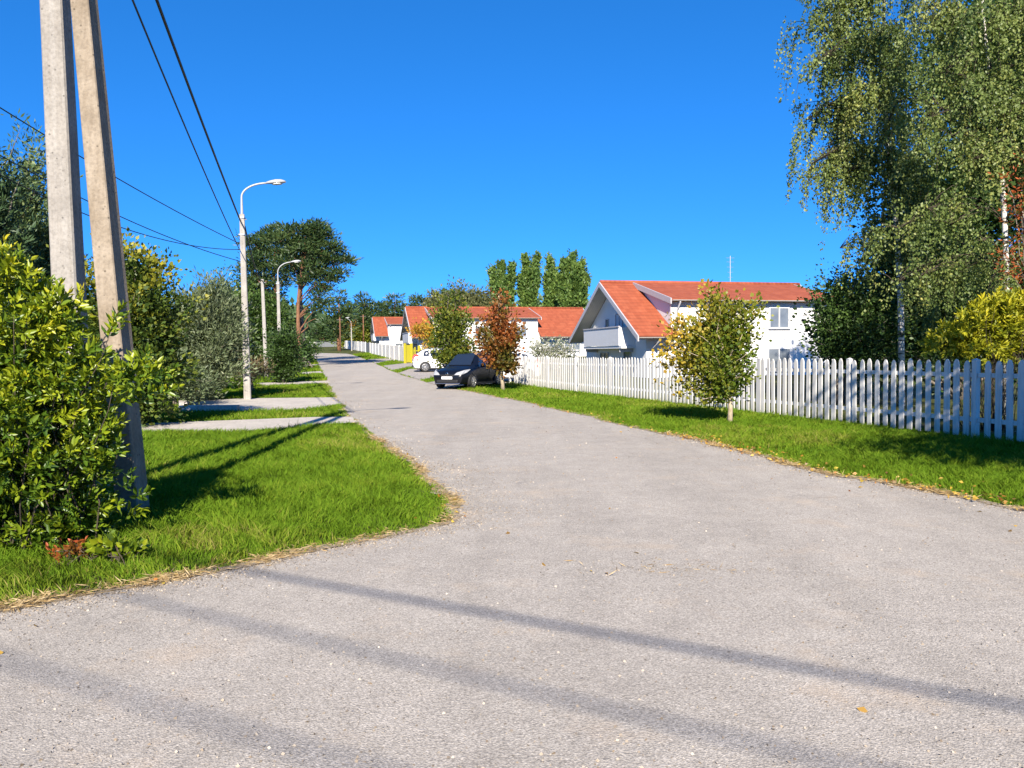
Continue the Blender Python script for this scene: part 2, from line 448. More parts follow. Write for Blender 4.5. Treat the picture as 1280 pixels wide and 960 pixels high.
def clumps(blobs, per_area, shell=.55):
    """clump centres spread through a set of ellipsoids (cx,cy,cz,rx,ry,rz), biased to the outside"""
    out = []; nd = []
    for b in blobs:
        c = np.array(b[:3]); r = np.array(b[3:6])
        n = max(4, int(per_area * (r[0] * r[1] + r[0] * r[2] + r[1] * r[2])))
        d = sph(n); rad = (shell + (1 - shell) * rng.random(n)) * (1 + .16 * rng.normal(size=n))
        out.append(c + d * r * rad[:, None]); nd.append(d)
    return np.concatenate(out), np.concatenate(nd)

def limb(mb, a, b, r0, r1, wob=.06, k=6, n=5):
    a = np.array(a, float); b = np.array(b, float); d = b - a; ln = np.linalg.norm(d)
    pts = [a + d * t + rng.normal(size=3) * wob * ln * math.sin(math.pi * t) * .5 + np.array([0, 0, .08 * ln * math.sin(math.pi * t)]) for t in np.linspace(0, 1, n)]
    mb.tube(pts, list(np.linspace(r0, r1, n)), k)

def tree(name, label, cat, base, blobs, leaf=.09, leafw=None, ncl=8, per=22, spread=.28, mat='dark_leaf', bark='bark', trunk_r=.1, trunk_top=None,
         tint=(.1, .9), tfun=None, group=None, limbs=14, shell=.5, up=.3, parts=('trunk', 'crown'), droop=0, stems=1, spray=0, sub_n=7, rise=.5):
    """blobs are relative to base"""
    t = empty(name, base, label=label, cat=cat, group=group)
    B = [tuple(b) for b in blobs]
    zc = np.array([b[2] for b in B]); top = trunk_top if trunk_top is not None else max(b[2] + b[5] * .5 for b in B)
    ctr0 = np.mean([b[:2] for b in B], axis=0)
    paths = []
    if spray:
        # shoots reach out from the stem to the crown's surface; leaves sit along their outer part
        tg, td = clumps(B, spray, .8); cs = []; nd = []
        for T_, d_ in zip(tg, td):
            h0 = np.clip(T_[2] * rise + .12 * top, .1 * top, .95 * top); q0 = h0 / top
            S_ = np.array([ctr0[0] * q0 * q0, ctr0[1] * q0 * q0, h0]); T_ = T_ + (T_ - S_) * rng.uniform(-.25, .13)
            wob_ = rng.normal(size=3) * .07 * np.linalg.norm(T_ - S_)
            paths.append((S_, T_)); q = .30 + .72 * (np.arange(sub_n) + rng.random(sub_n)) / sub_n
            base_pt = S_ + (T_ - S_) * q[:, None] + np.sin(q * math.pi)[:, None] * (wob_ + np.array([0, 0, .06 * np.linalg.norm(T_ - S_)]))
            cs.append(base_pt + rng.normal(size=(sub_n, 3)) * spread * .45); nd.append(np.tile(unit(unit(T_ - S_) + np.array([0, 0, .2])), (sub_n, 1)))
        cs = np.concatenate(cs); nd = np.concatenate(nd)
    else: cs, nd = clumps(B, ncl, shell)
    cs[:, 2] = np.maximum(cs[:, 2], .06)
    n = len(cs)
    k = rng.poisson(per, n) + 2
    idx = np.repeat(np.arange(n), k)
    g = rng.normal(size=(len(idx), 3)) * spread * np.array([1, 1, .75])
    pts = cs[idx] + g
    pts[:, 2] = np.maximum(pts[:, 2], .04)
    ax = unit(g + nd[idx] * spread * .8 + rng.normal(size=g.shape) * spread * .7 + np.array([0, 0, up * spread - droop]))
    ct = rng.random(n); lo, hi = tint
    tv = lo + (hi - lo) * np.clip(.55 * ct[idx] + .45 * rng.random(len(idx)), 0, 1)
    if tfun is not None: tv = tfun(pts, tv)
    s = .65 + .7 * rng.random(len(idx))
    leaves(parts[1], pts, ax, leaf * s, (leafw or leaf * .6) * s, np.clip(tv, 0, 1), mat, t)
    mb = MB()
    ctr = np.mean([b[:2] for b in B], axis=0)
    for sidx in range(stems):
        off = rng.normal(size=2) * .12 * (stems > 1)
        tp = [np.array([off[0], off[1], -.05]) + (np.array([ctr[0], ctr[1], top]) - np.array([off[0], off[1], 0])) * q * np.array([q, q, 1]) + rng.normal(size=3) * .03 * top * .3 * (0 < q < 1) for q in np.linspace(0, 1, 7)]
        mb.tube(tp, [trunk_r * (1.25 if q == 0 else 1) * (1 - .85 * q) + .006 for q in np.linspace(0, 1, 7)], 9)
    if paths:
        for k_ in rng.choice(len(paths), min(limbs, len(paths)), replace=False):
            S_, T_ = paths[k_]; limb(mb, S_, T_, max(.008, trunk_r * .28), .004, .08)
    else:
      for c in cs[rng.choice(n, min(limbs, n), replace=False)]:
        hq = np.clip(c[2] / top * .65, .12, .9); j = int(hq * 6); a = tp[j]
        limb(mb, a, c, max(.012, trunk_r * .42 * (1 - hq)), .006)
    mb.build(parts[0], bark, t, smooth=True, fix=False)
    return t

def blobpx(Y, base, *items):
    """(u,v,ru_px,rv_px[,depth radius m, dY]) measured -> ellipsoid relative to base"""
    out = []
    for it in items:
        u, v, ru, rv = it[:4]; dY = it[5] if len(it) > 5 else 0
        p = at(u, v, Y + dY) - np.array(base); s = (Y + dY) / F
        ry = it[4] if len(it) > 4 else ru * s
        out.append((p[0], p[1], p[2], ru * s, ry, rv * s))
    return out

def pip(poly, x, y):
    inside = np.zeros(len(x), bool); n = len(poly); j = n - 1
    for i in range(n):
        xi, yi = poly[i][:2]; xj, yj = poly[j][:2]
        c = ((yi > y) != (yj > y)) & (x < (xj - xi) * (y - yi) / (yj - yi + 1e-12) + xi)
        inside ^= c; j = i
    return inside
# ------------------------------------------------------------------ ground, road, driveways
def pts_of(*uv): return [P(u, v) for u, v in uv]

LEFT = pts_of((573, 652), (580, 640), (574, 627), (560, 612), (530, 590), (500, 568), (470, 545), (452, 532), (440, 524), (431, 511), (420, 497), (409, 476), (402, 464), (397, 454), (391, 446), (386, 441.5))
SIDE = [np.array([-16, -8.0, 0]), np.array([-8.5, -.5, 0])] + pts_of((0, 767), (60, 757), (120, 745), (200, 731), (300, 712), (400, 690), (490, 671), (550, 659))
RIGHT = [np.array([11., -12, 0]), np.array([9.0, -2, 0]), np.array([7.2, 3.4, 0])] + pts_of((1280, 641), (1160, 616), (1050, 597), (970, 577), (900, 560), (830, 543), (760, 528), (690, 511), (620, 496), (571, 487), (535, 479), (495, 466.5), (477, 458), (455, 448.5), (440, 443.5))

def resample(poly, step_fn):
    out = [poly[0]]
    for a, b in zip(poly[:-1], poly[1:]):
        ln = np.linalg.norm(b - a); k = max(1, int(ln / step_fn((a[1] + b[1]) / 2)))
        for i in range(1, k + 1): out.append(a + (b - a) * i / k)
    return out
def wobble(poly, amp):
    out = []
    for i, p in enumerate(poly):
        s = sum(math.sin(p[1] * f_ + p[0] * f_ * .7 + ph) / f_ ** .5 for f_, ph in ((1.3, .4), (3.1, 2), (7.3, 1), (13.7, 4), (29., 3), (47., 1.3)))
        q = np.array(p); q[0] += amp * s; q[1] += amp * .4 * s; out.append(q)
    return out
stp = lambda y: .09 if y < 16 else (.6 if y < 40 else 3)
LE = wobble(resample(SIDE + LEFT, stp), .045)
RE = wobble(resample(RIGHT, stp), .06)
def lift(p, dz): return (p[0], p[1], float(zg(p[1])) + dz)

def sheet(name, poly, mat, dz, kind='structure', skirt=None):
    """a flat-lying sheet following the terrain"""
    import bmesh
    bm = bmesh.new()
    vs = [bm.verts.new((p[0], p[1], 0)) for p in poly]
    f = bm.faces.new(vs)
    bmesh.ops.triangulate(bm, faces=[f], ngon_method='EAR_CLIP')
    for yc in [30 + .8 * i for i in range(14)] + list(np.arange(44, 160, 8)):
        bmesh.ops.bisect_plane(bm, geom=bm.verts[:] + bm.edges[:] + bm.faces[:], plane_co=(0, yc, 0), plane_no=(0, 1, 0))
    for v in bm.verts: v.co.z = float(zg(v.co.y)) + dz
    bmesh.ops.recalc_face_normals(bm, faces=bm.faces)
    if sum(f.normal.z for f in bm.faces) < 0: bmesh.ops.reverse_faces(bm, faces=bm.faces)
    if skirt:
        ext = bmesh.ops.extrude_face_region(bm, geom=bm.faces[:])
        for g in ext['geom']:
            if isinstance(g, bmesh.types.BMVert): g.co.z += skirt
        bmesh.ops.recalc_face_normals(bm, faces=bm.faces)
    me = bpy.data.meshes.new(name); bm.to_mesh(me); bm.free(); me.materials.append(MT[mat])
    o = bpy.data.objects.new(name, me); COL.objects.link(o)
    return tag(o, kind=kind)

# terrain sheet
xs = np.concatenate([[-900, -500, -250, -120, -70], np.arange(-50, 41, 3), [60, 110, 250, 500, 900]])
ys = np.concatenate([[-400, -150, -60, -30], np.arange(-15, 30, 3), np.arange(30, 40.1, .8), np.arange(44, 190, 8), [190, 191, 300, 600, 1500]])
GX, GY = np.meshgrid(xs, ys)
V = np.stack([GX.ravel(), GY.ravel(), zg(GY.ravel())], 1)
nx, ny = len(xs), len(ys)
ii = (np.arange(ny - 1)[:, None] * nx + np.arange(nx - 1)[None]).ravel()
tag(raw('ground', V, np.stack([ii, ii + 1, ii + 1 + nx, ii + nx], 1), 'ground'), kind='structure')

EL, ER = LE[-1], RE[-1]
far_poly = [EL + np.array([-4, 3, 0]), EL + np.array([-30, 10, 0]), EL + np.array([-30, 16, 0]), ER + np.array([-8, 13, 0]), ER + np.array([-2, 6, 0])]
sheet('road', LE + far_poly + RE[::-1] + [np.array([11, -20, 0]), np.array([-16, -20, 0])], 'road', .012)

def strip(name, line, w0, w1, mat, dz, side=1):
    V = []; n = len(line); jit = rng.normal(size=(n, 2))
    for i, p in enumerate(line):
        d = line[min(i + 9, n - 1)] - line[max(i - 9, 0)]; d = d / (np.linalg.norm(d) + 1e-9); nn = np.array([-d[1], d[0], 0]) * side
        j = .5 + .35 * math.sin(p[1] * 2.1 + p[0]) + .4 * math.sin(p[1] * 5.7 + 1) * math.sin(p[0] * 3) + .25 * math.sin(p[1] * 11.3 + p[0] * 9)
        near = 1.0 if p[1] < 20 else .3
        a, b = p + nn * (w0 * max(.0, j * 1.5) + .012 * near * jit[i, 0]), p + nn * (w1 * max(.25, 1.1 - j * .6) + .02 * near * jit[i, 1] * (1 if w1 > 0 else -1))
        V += [lift(a, dz), lift(b, dz)]
    Fc = np.array([(2 * i, 2 * i + 1, 2 * i + 3, 2 * i + 2) for i in range(n - 1)])
    return tag(raw(name, V, Fc, mat), kind='structure')
strip('road_shoulder', LE, -.012, .15, 'shoulder', .017)
strip('road_shoulder', RE, .012, -.22, 'shoulder', .017)
# worn sandy bare bank where the driveways meet the road


def uvpoly(*uv): return [P(u, v) for u, v in uv]
DRV = []
def driveway(poly, mat='slab', dz=.026):
    DRV.append(poly); return sheet('driveway', poly, mat, dz)
driveway(uvpoly((100, 533), (180, 530.5), (300, 526), (393, 522.5), (440, 522), (448, 529), (400, 532), (350, 538), (300, 541), (250, 541), (100, 541)))
driveway(uvpoly((222, 503), (270, 500), (320, 498.5), (418, 497.5), (427, 506), (395, 511), (363, 514), (293, 515), (223, 516)))
driveway(uvpoly((315, 479.5), (410, 476.3), (413, 479.5), (330, 483)))
driveway(uvpoly((375, 466), (401, 464.3), (403, 467), (378, 468.5)))
driveway(uvpoly((372, 457), (397.5, 455.6), (398.6, 457.4), (374, 459)))
# right-hand driveways of grey gravel between the grass patches
driveway(uvpoly((566, 486), (534, 478.6), (575, 472.5), (640, 471), (650, 479), (600, 481.5)), 'gravel')
driveway(uvpoly((527, 476), (497, 467), (512, 461.5), (560, 461), (600, 463), (600, 469), (548, 470.5)), 'gravel')
driveway(uvpoly((490, 464), (478, 457.5), (513, 453.5), (530, 453), (530, 458), (509, 459.8)), 'gravel')
driveway(uvpoly((470, 455), (458, 449.5), (484, 448.3), (498, 450.8), (484, 452)), 'gravel')

# raised concrete edge of the nearest culvert driveway
mb = MB(); a, b = P(223, 516), P(296, 515.5)
mb.slab([lift(a, .20), lift(b, .20), lift(b + (0, .28, 0), .20), lift(a + (0, .28, 0), .20)], .22)
c, d = P(224, 512), P(223, 503.5)
mb.slab([lift(c, .201), lift(c + (.25, 0, 0), .201), lift(d + (.25, 0, 0), .201), lift(d, .201)], .22)
tag(mb.build('culvert_kerb', 'slab', bevel=.015), 'low pale concrete culvert kerb at the end of the left driveway beside the tall street lamp', 'kerb')

# ------------------------------------------------------------------ fences
FH = 1.38
A, B = P(1280, 557), P(640, 480)
FD = unit(B - A)                     # along the fence, away from the camera
FN = np.array([FD[1], -FD[0], 0])    # towards the yard (right)
def fpt(Y): return A + (B - A) * ((Y - A[1]) / (B[1] - A[1]))
def picket_fence():
    y0, y1 = 9.9, B[1] - .2
    base = fpt(y0)
    rz = math.atan2(FD[1], FD[0])
    t = empty('picket_fence', base, rz, label='white wooden picket fence with round-topped pickets in front of the balcony house', cat='fence')
    # local x runs along the fence, local -y is the yard side (right of direction)
    Ltot = np.linalg.norm(fpt(y1) - base)
    posts_y = [10.9, 13.35, 16.2, 19.05, 21.8, 24.4, 27.2, 30.1, 33.07, 35.8, 38.0]
    px = [np.linalg.norm(fpt(y) - base) for y in posts_y]
    zz = lambda x: float(zg(base[1] + FD[1] * x))
    for x in px:
        m = MB(); m.box(x - .045, x + .045, -.075, .022, zz(x) - .02, zz(x) + FH + .02)
        m.add([(x - .05, -.08, zz(x) + FH + .02), (x + .05, -.08, zz(x) + FH + .02), (x + .05, .027, zz(x) + FH + .02), (x - .05, .027, zz(x) + FH + .02), (x, -.027, zz(x) + FH + .05)],
              [(0, 1, 4), (1, 2, 4), (2, 3, 4), (3, 0, 4), (3, 2, 1, 0)])
        m.build('post', 'wood', t)
    bays = [0] + px + [Ltot]
    for a, b in zip(bays[:-1], bays[1:]):
        if b - a < .5: continue
        for h in (.32, 1.10):
            m = MB(); m.box(a + .06, b - .06, -.045, -.008, 0, .075)
            m.v = [(x, y, z + h + zz(x)) for x, y, z in m.v]
            m.build('rail', 'wood', t)
    # pickets stand on the street side (local +y), nearest hundred one by one
    xsP = [q for q in np.arange(.1, Ltot - .06, .205) if min(abs(q - x_) for x_ in px) > .07]; n = 0
    far = MB()
    for i, x in enumerate(xsP):
        x += random.uniform(-.008, .008); w = .055 + random.uniform(-.004, .004); h = FH - .03 + random.uniform(-.018, .018); ti = random.gauss(0, .008)
        z0 = zz(x) + .06 + random.uniform(-.01, .01)
        prof = [(x - w, z0), (x + w, z0), (x + w + ti, z0 + h - .11), (x + w * .78 + ti, z0 + h - .055), (x + w * .42 + ti, z0 + h - .018), (x + ti, z0 + h - .005), (x - w * .42 + ti, z0 + h - .018), (x - w * .78 + ti, z0 + h - .055), (x - w + ti, z0 + h - .11)]
        if i < 100:
            m = MB(); m.prism_axis(prof, 'y', -.007 + .001, .016); m.build('picket', 'wood', t)
        else: far.prism_axis(prof, 'y', -.006, .016)
    tag(far.build('picket', 'wood', t), kind='stuff')
    return t
# the street side must be local +y; check orientation
picket_fence()

def board_fence(label, a, b, n, h, group=None, end_grey=False):
    """white solid board fence from a to b in n bays"""
    rz = math.atan2(b[1] - a[1], b[0] - a[0]); L = float(np.linalg.norm((b - a)[:2]))
    t = empty('board_fence', a, rz, label=label, cat='fence', group=group)
    dz = lambda x: float(zg(a[1] + (b[1] - a[1]) * x / L)) - float(zg(a[1]))
    for i in range(n + 1):
        x = L * i / n; m = MB(); m.box(x - .07, x + .07, -.06, .06, dz(x) - .05, dz(x) + h + .05); m.build('post', 'wood', t)
    for i in range(n):
        x0, x1 = L * i / n + .08, L * (i + 1) / n - .08; m = MB(); k = max(3, int((x1 - x0) / .17)); s = (x1 - x0) / k
        for j in range(k):
            q = x0 + s * j; m.box(q + .008, q + s - .008, -.015, .015, dz(q) + .05, dz(q) + h + random.uniform(-.02, .02))
        m.box(x0, x1, -.05, -.017, dz(x0) + .3, dz(x0) + .38); m.box(x0, x1, -.05, -.017, dz(x0) + h - .35, dz(x0) + h - .27)
        m.build('board_panel', 'wood', t)
    return t
board_fence('white board fence between the yellow gate and the dark fence end far up the street', P(506, 453.5), P(463, 442.5), 9, 1.45)
board_fence('farthest white board fence, below the orange autumn bush', P(457, 440.5), P(425.5, 434.5), 9, 1.5)
def dark_panel(label, a, b, h, mat='grey'):
    rz = math.atan2(b[1] - a[1], b[0] - a[0]); L = float(np.linalg.norm((b - a)[:2]))
    t = empty('board_barrier', a, rz, label=label, cat='gate')
    m = MB(); k = max(3, int(L / .2))
    for j in range(k): m.box(L * j / k + .01, L * (j + 1) / k - .01, -.02, .02, .06, h)
    m.build('board_panel', mat, t)
    for x in (0, L):
        m = MB(); m.box(x - .07, x + .07, -.07, .07, -.05, h + .08); m.build('post', mat, t)
    return t
dark_panel('shaded side of the white fence corner, as dark grey boards, between the far fences', P(462.3, 441.8), P(458, 440.8), 1.5)  # dark grey colour stands in for shade on the fence corner's side
fa = at(395, 433, 168); fb = at(384, 433, 168); fa[2] = fb[2] = float(zg(168)); 
board_fence('short white fence at the very end of the street beside the dark gate', fa, fb, 2, 1.2)
fc = at(424, 433, 168); fc[2] = float(zg(168))
dark_panel('dark wide fence closing the end of the street under the pines', fa + np.array([.2, 0, 0]), fc, 1.2)

# yellow gate in front of the second house
def yellow_gate():
    a = P(506.5, 454.5); b = at(541, 450, a[1] + 2.5); b[2] = float(zg(b[1]))
    rz = math.atan2(b[1] - a[1], b[0] - a[0]); L = float(np.linalg.norm((b - a)[:2]))
    t = empty('slatted_gate', a, rz, label='bright yellow slatted gate behind the parked white cars', cat='gate')
    for x in (0, .75, L * .5, L):
        m = MB(); m.box(x - .08, x + .08, -.08, .08, -.05, 1.75 if x < 1 else 1.55); m.build('post', 'yellow', t)
    for x0, x1 in ((.85, L * .5 - .1), (L * .5 + .1, L - .1)):
        m = MB()
        for j in range(int((x1 - x0) / .24)): m.box(x0 + .24 * j, x0 + .24 * j + .13, -.02, .02, .12, 1.3 + .12 * math.sin(j * 1.3))
        m.box(x0, x1, .022, .06, .3, .4); m.box(x0, x1, .022, .06, 1.05, 1.15)
        m.build('slat_panel', 'yellow', t)
    m = MB(); m.box(.1, .65, -.02, .02, .1, 1.6); m.build('wicket', 'yellow', t)
yellow_gate()

# ------------------------------------------------------------------ poles, lamps, cables
def tapered(mb, p0, p1, w0, d0, w1, d1, ang, ch=.14):
    """rectangular tapered concrete shaft, chamfered, with a recessed panel line on its sides"""
    p0 = np.array(p0, float); p1 = np.array(p1, float)
    ax = unit(p1 - p0); ex = np.array([math.cos(ang), math.sin(ang), 0]); ex = unit(ex - ax * ex.dot(ax)); ey = np.cross(ax, ex)
    V = []; prof = [(1, -1 + ch), (.93, -.45), (.93, .45), (1, 1 - ch), (1 - ch, 1), (-1 + ch, 1), (-1, 1 - ch), (-.93, .45), (-.93, -.45), (-1, -1 + ch), (-1 + ch, -1), (1 - ch, -1)]
    K = 9; n = len(prof)
    for i in range(K):
        t = i / (K - 1); w, d = (w0 + (w1 - w0) * t) / 2, (d0 + (d1 - d0) * t) / 2; c = p0 + (p1 - p0) * t
        V += [tuple(c + ex * w * a + ey * d * b) for a, b in prof]
    Fs = [(i * n + j, i * n + (j + 1) % n, (i + 1) * n + (j + 1) % n, (i + 1) * n + j) for i in range(K - 1) for j in range(n)]
    Fs += [tuple(range(n))[::-1], tuple(range((K - 1) * n, K * n))]
    mb.add(V, Fs); return mb
RD = math.atan2(.257, .966)          # angle of the line square to the street

pb = np.array([*at(99, 620, 8.6)[:2], 0.0])
pole = empty('utility_pole', pb, label='big concrete utility pole with a leaning concrete brace at the left', cat='utility pole')
POLE_H = 8.3
top = at(69, 0, 8.62); top_dir = (top - pb) / top[2]
ptop = top_dir * POLE_H
m = MB(); tapered(m, (0, 0, -.1), ptop, .285, .30, .205, .215, R(7)); m.build('shaft', 'concrete', pole)
bb = np.array([*at(167, 640, 7.72)[:2], 0.0]) - pb
b1 = at(105, 0, 8.3) - pb
d_ = (b1 - bb) / b1[2]; b_end = bb + d_ * 7.3
m = MB(); tapered(m, bb - d_ * .1, b_end, .225, .27, .18, .20, R(0), .1); m.build('brace', 'brace', pole)
m = MB(); hz = 7.25; c = top_dir * hz; m.tube([c + np.array([-.25, -.2, 0]), c + np.array([.35, -.25, 0])], .02, 6); m.box(c[0] - .2, c[0] + .35, c[1] - .2, c[1] - .16, hz - .05, hz + .05); m.build('clamp', 'steel', pole)
for z, dx in ((POLE_H - .25, .16), (7.0, .17)):
    m = MB(); c = top_dir * z; m.tube([c, c + np.array([dx + .1, .06, 0])], .014, 6); m.build('hook', 'steel', pole)
    m = MB(); m.lathe([(-.07, .03), (-.03, .06), (0, .045), (.04, .055), (.08, .03)], 'z', c + np.array([dx + .1, .06, 0]), 10); m.build('insulator', 'insul', pole, smooth=True)
# street-light arm on the pole head
def arm_pts(z0, rise, reach, n=12):
    dirv = np.array([math.cos(RD), math.sin(RD)])
    out = []
    for i in range(n + 1):
        a = i / n * math.pi / 2 * .93
        s = reach * (1 - math.cos(a)); out.append((dirv[0] * s, dirv[1] * s, z0 + rise * math.sin(a)))
    return out, dirv
def lamp_head(parent, p, dirv, s=1.0):
    ang = math.atan2(dirv[1], dirv[0]); ca, sa = math.cos(ang), math.sin(ang)
    def place(m):
        tl = .10
        m.v = [(p[0] + ca * x * s - sa * y * s, p[1] + sa * x * s + ca * y * s, p[2] + (z + x * tl) * s) for x, y, z in m.v]; return m
    m = MB(); prof = [(-.02, .045, .05), (.12, .10, .09), (.30, .145, .12), (.48, .14, .11), (.60, .10, .07), (.66, .04, .03)]
    k = 10; n = len(prof)
    for x, w_, h_ in prof:
        for j in range(k):
            a = 2 * math.pi * j / k; zz = math.sin(a) * h_
            m.v.append((x, math.cos(a) * w_, zz if zz > 0 else zz * .35))
    m.f += [(i * k + j, i * k + (j + 1) % k, (i + 1) * k + (j + 1) % k, (i + 1) * k + j) for i in range(n - 1) for j in range(k)] + [tuple(range(k)), tuple(range((n - 1) * k, n * k))]
    h = place(m).build('lamp_head', 'lampbody', parent, smooth=True)
    m = MB(); m.lathe([(-.075, .02), (-.07, .10), (-.03, .115)], 'z', (0, 0, 0), 12); m.v = [(.36 + x * 1.7, y, z) for x, y, z in m.v]
    place(m).build('lens', 'lens', h, smooth=True)
pts, dv = arm_pts(POLE_H - .05, .55, 1.0); off = ptop - np.array([0, 0, POLE_H])
m = MB(); m.tube([np.array([0, 0, POLE_H - .5]) + off + np.array([.12, -.08, 0])] + [np.array(q) + off + np.array([.12, -.08, 0]) for q in pts], .03, 8); m.build('arm', 'lampbody', pole, smooth=True)
lamp_head(pole, np.array(pts[-1]) + off + np.array([.12, -.08, 0]), dv)

def street_lamp(base, zc, ztip, reach, label, wid=(.25, .17), s=1.0, group='concrete street lamps along the left verge', lean=(0, 0)):
    t = empty('street_lamp', base, label=label, cat='street lamp', group=group)
    m = MB(); tapered(m, (0, 0, -.05), (lean[0], lean[1], zc), wid[0], wid[0] * .9, wid[1], wid[1] * .9, RD, .25); m.build('shaft', 'post', t)
    pts, dv = arm_pts(zc + .6, ztip - zc - .6, reach)
    lo = np.array([lean[0], lean[1], 0])
    m = MB(); m.tube([lo + (0, 0, zc - .4), lo + (0, 0, zc + .1)] + [np.array(q) + lo for q in pts], [.05, .05] + [.036 * s] * len(pts), 8); m.build('arm', 'lampbody', t, smooth=True)
    lamp_head(t, np.array(pts[-1]) + lo, dv, s)
    for z in (zc - .15, zc - .75):
        m = MB(); m.box(lean[0] - wid[1] * .6, lean[0] + wid[1] * .6, lean[1] - wid[1] * .58, lean[1] + wid[1] * .58, z, z + .05); m.build('band', 'steel', t)
    m = MB(); m.tube([lo + (.08, -.05, zc - .2), lo + (.2, -.1, zc - .2)], .015, 5); m.build('hook', 'steel', t)
    return t
L1 = P(309.5, 500)
LZ = lambda v, Y, u=300: float(at(u, v, Y)[2])
l1top = at(302.5, 268, L1[1]) - L1
street_lamp(L1, LZ(268, L1[1]), LZ(227, L1[1], 335), .98, 'tallest street lamp, whitewashed post with a curved arm on the left verge', lean=(float(l1top[0]), 0))
b2 = at(350, 462, 50.0); b2[2] = float(zg(50.0))
street_lamp(b2, LZ(352, 50.0, 348) - b2[2], LZ(327, 50.0, 360) - b2[2], .95, 'second street lamp, rising over the dark round bush in front of the pines', (.24, .18), .95)
# plain concrete post next to it
b3 = at(333, 464, 46.0); b3[2] = float(zg(46.0)); h3 = LZ(349, 46.0, 330) - b3[2]
up = empty('utility_pole', b3, label='slim bare concrete utility pole left of the second street lamp', cat='utility pole')
m = MB(); tapered(m, (0, 0, -.05), (-.12, 0, h3), .24, .22, .17, .16, RD, .25); m.build('shaft', 'post', up)
m = MB(); m.tube([(-.3, 0, h3 - .2), (.1, 0, h3 - .2)], .02, 5); m.build('crossarm', 'steel', up)
for x in (-.3, .1):
    m = MB(); m.lathe([(0, .025), (.04, .045), (.09, .03)], 'z', (x, 0, h3 - .2), 8); m.build('insulator', 'insul', up, smooth=True)
# far poles
for u, vt, vb, Y, wd, lab in ((425.4, 397, 431, 120, .22, 'distant brown wooden pole beside the far end of the street, left of the far lamp'), (454.5, 393, 425, 138, .26, 'distant brown wooden pole rising behind the orange autumn bush')):
    p = at(u, vb, Y); p[2] = float(zg(Y)); t = empty('utility_pole', p, label=lab, cat='utility pole'); h = LZ(vt, Y, u) - p[2]
    m = MB(); m.tube([(0, 0, -.1), (0, 0, h)], [wd / 2, wd / 2 * .7], 8); m.build('shaft', 'pinebark', t, smooth=True)
    m = MB(); m.box(-.5, .5, -.05, .05, h - .4, h - .28); m.build('crossarm', 'darkwood_and_shade', t)
Y = 125; p = at(439.5, 430, Y); p[2] = float(zg(Y))
street_lamp(p, LZ(410, Y, 439) - p[2], LZ(397.5, Y, 437) - p[2], -1.0, 'small far street lamp above the orange autumn bush at the end of the street', (.2, .15), 1.0)

def cable(label, a, b, sag, r=.012, n=24, group='overhead cables', extra=()):
    a = np.array(a, float); b = np.array(b, float)
    pts = [a + (b - a) * t - np.array([0, 0, sag * 4 * t * (1 - t)]) for t in np.linspace(0, 1, n)] + [np.array(e, float) for e in extra]
    o = empty('overhead_cable', pts[0], label=label, cat='cable', group=group)
    m = MB(); m.tube([p - pts[0] for p in pts], r, 6); m.build('strand', 'cable', o, smooth=True)
    # one mesh only: keep it as a single top-level object
    ch = o.children[0]; ch.parent = None; ch.location = o.location
    for k in ('label', 'category', 'group'):
        if k in o: ch[k] = o[k]
    bpy.data.objects.remove(o); ch.name = 'overhead_cable'
    return ch
L1a = at(300.5, 276, L1[1] - .12); L1b = at(299, 311, L1[1] - .12)
ph1 = pb + top_dir * (POLE_H - .19) + np.array([.26, .06, 0]); ph2 = pb + top_dir * 7.06 + np.array([.27, .06, 0])
cable('thick black cable from the big concrete pole to the tall street lamp top', ph1, L1a, .12, .028)
cable('thin black wire below the thick cable, from concrete pole to tall street lamp', ph2, L1b, .15, .016)
cable('black cable from the tall street lamp to the slim bare pole', at(306, 283, L1[1] + .1), b3 + np.array([-.1, 0, h3 - .1]), .5, .03)
cable('upper thin wire crossing the sky behind the concrete pole to the tall street lamp', at(-90, 78, 14.0), at(298.5, 304, L1[1]), .15, .013)
cable('middle thin wire sagging across the sky from the left edge to the tall street lamp', at(-60, 160, 17.0), at(298, 326, L1[1]), .30, .013)
cable('lowest thin wire sagging in front of the treetops at left, ending at the tall lamp', at(-60, 186, 17.0), at(299, 312, L1[1]), .55, .013)
# street-crossing cables behind the viewpoint: only their shadows fall into view
hc = 7.2; kk = hc / math.tan(SUN_EL)
for (u0, v0), (u1, v1), r, h in (((320, 714), (1280, 880), .021, 7.2), ((170, 745), (1080, 955), .014, 7.6), ((50, 832), (450, 950), .013, 8.2)):
    kk = h / math.tan(SUN_EL)
    a, b = P(u0, v0), P(u1, v1); d = (b - a); d /= np.linalg.norm(d)
    sh = np.array([-lx * kk, -ly * kk, h])
    cable('cable over the road junction whose shadow lies on the foreground asphalt', a - d * 14 + sh, b + d * 14 + sh, .03, r, group='cables crossing over the junction')
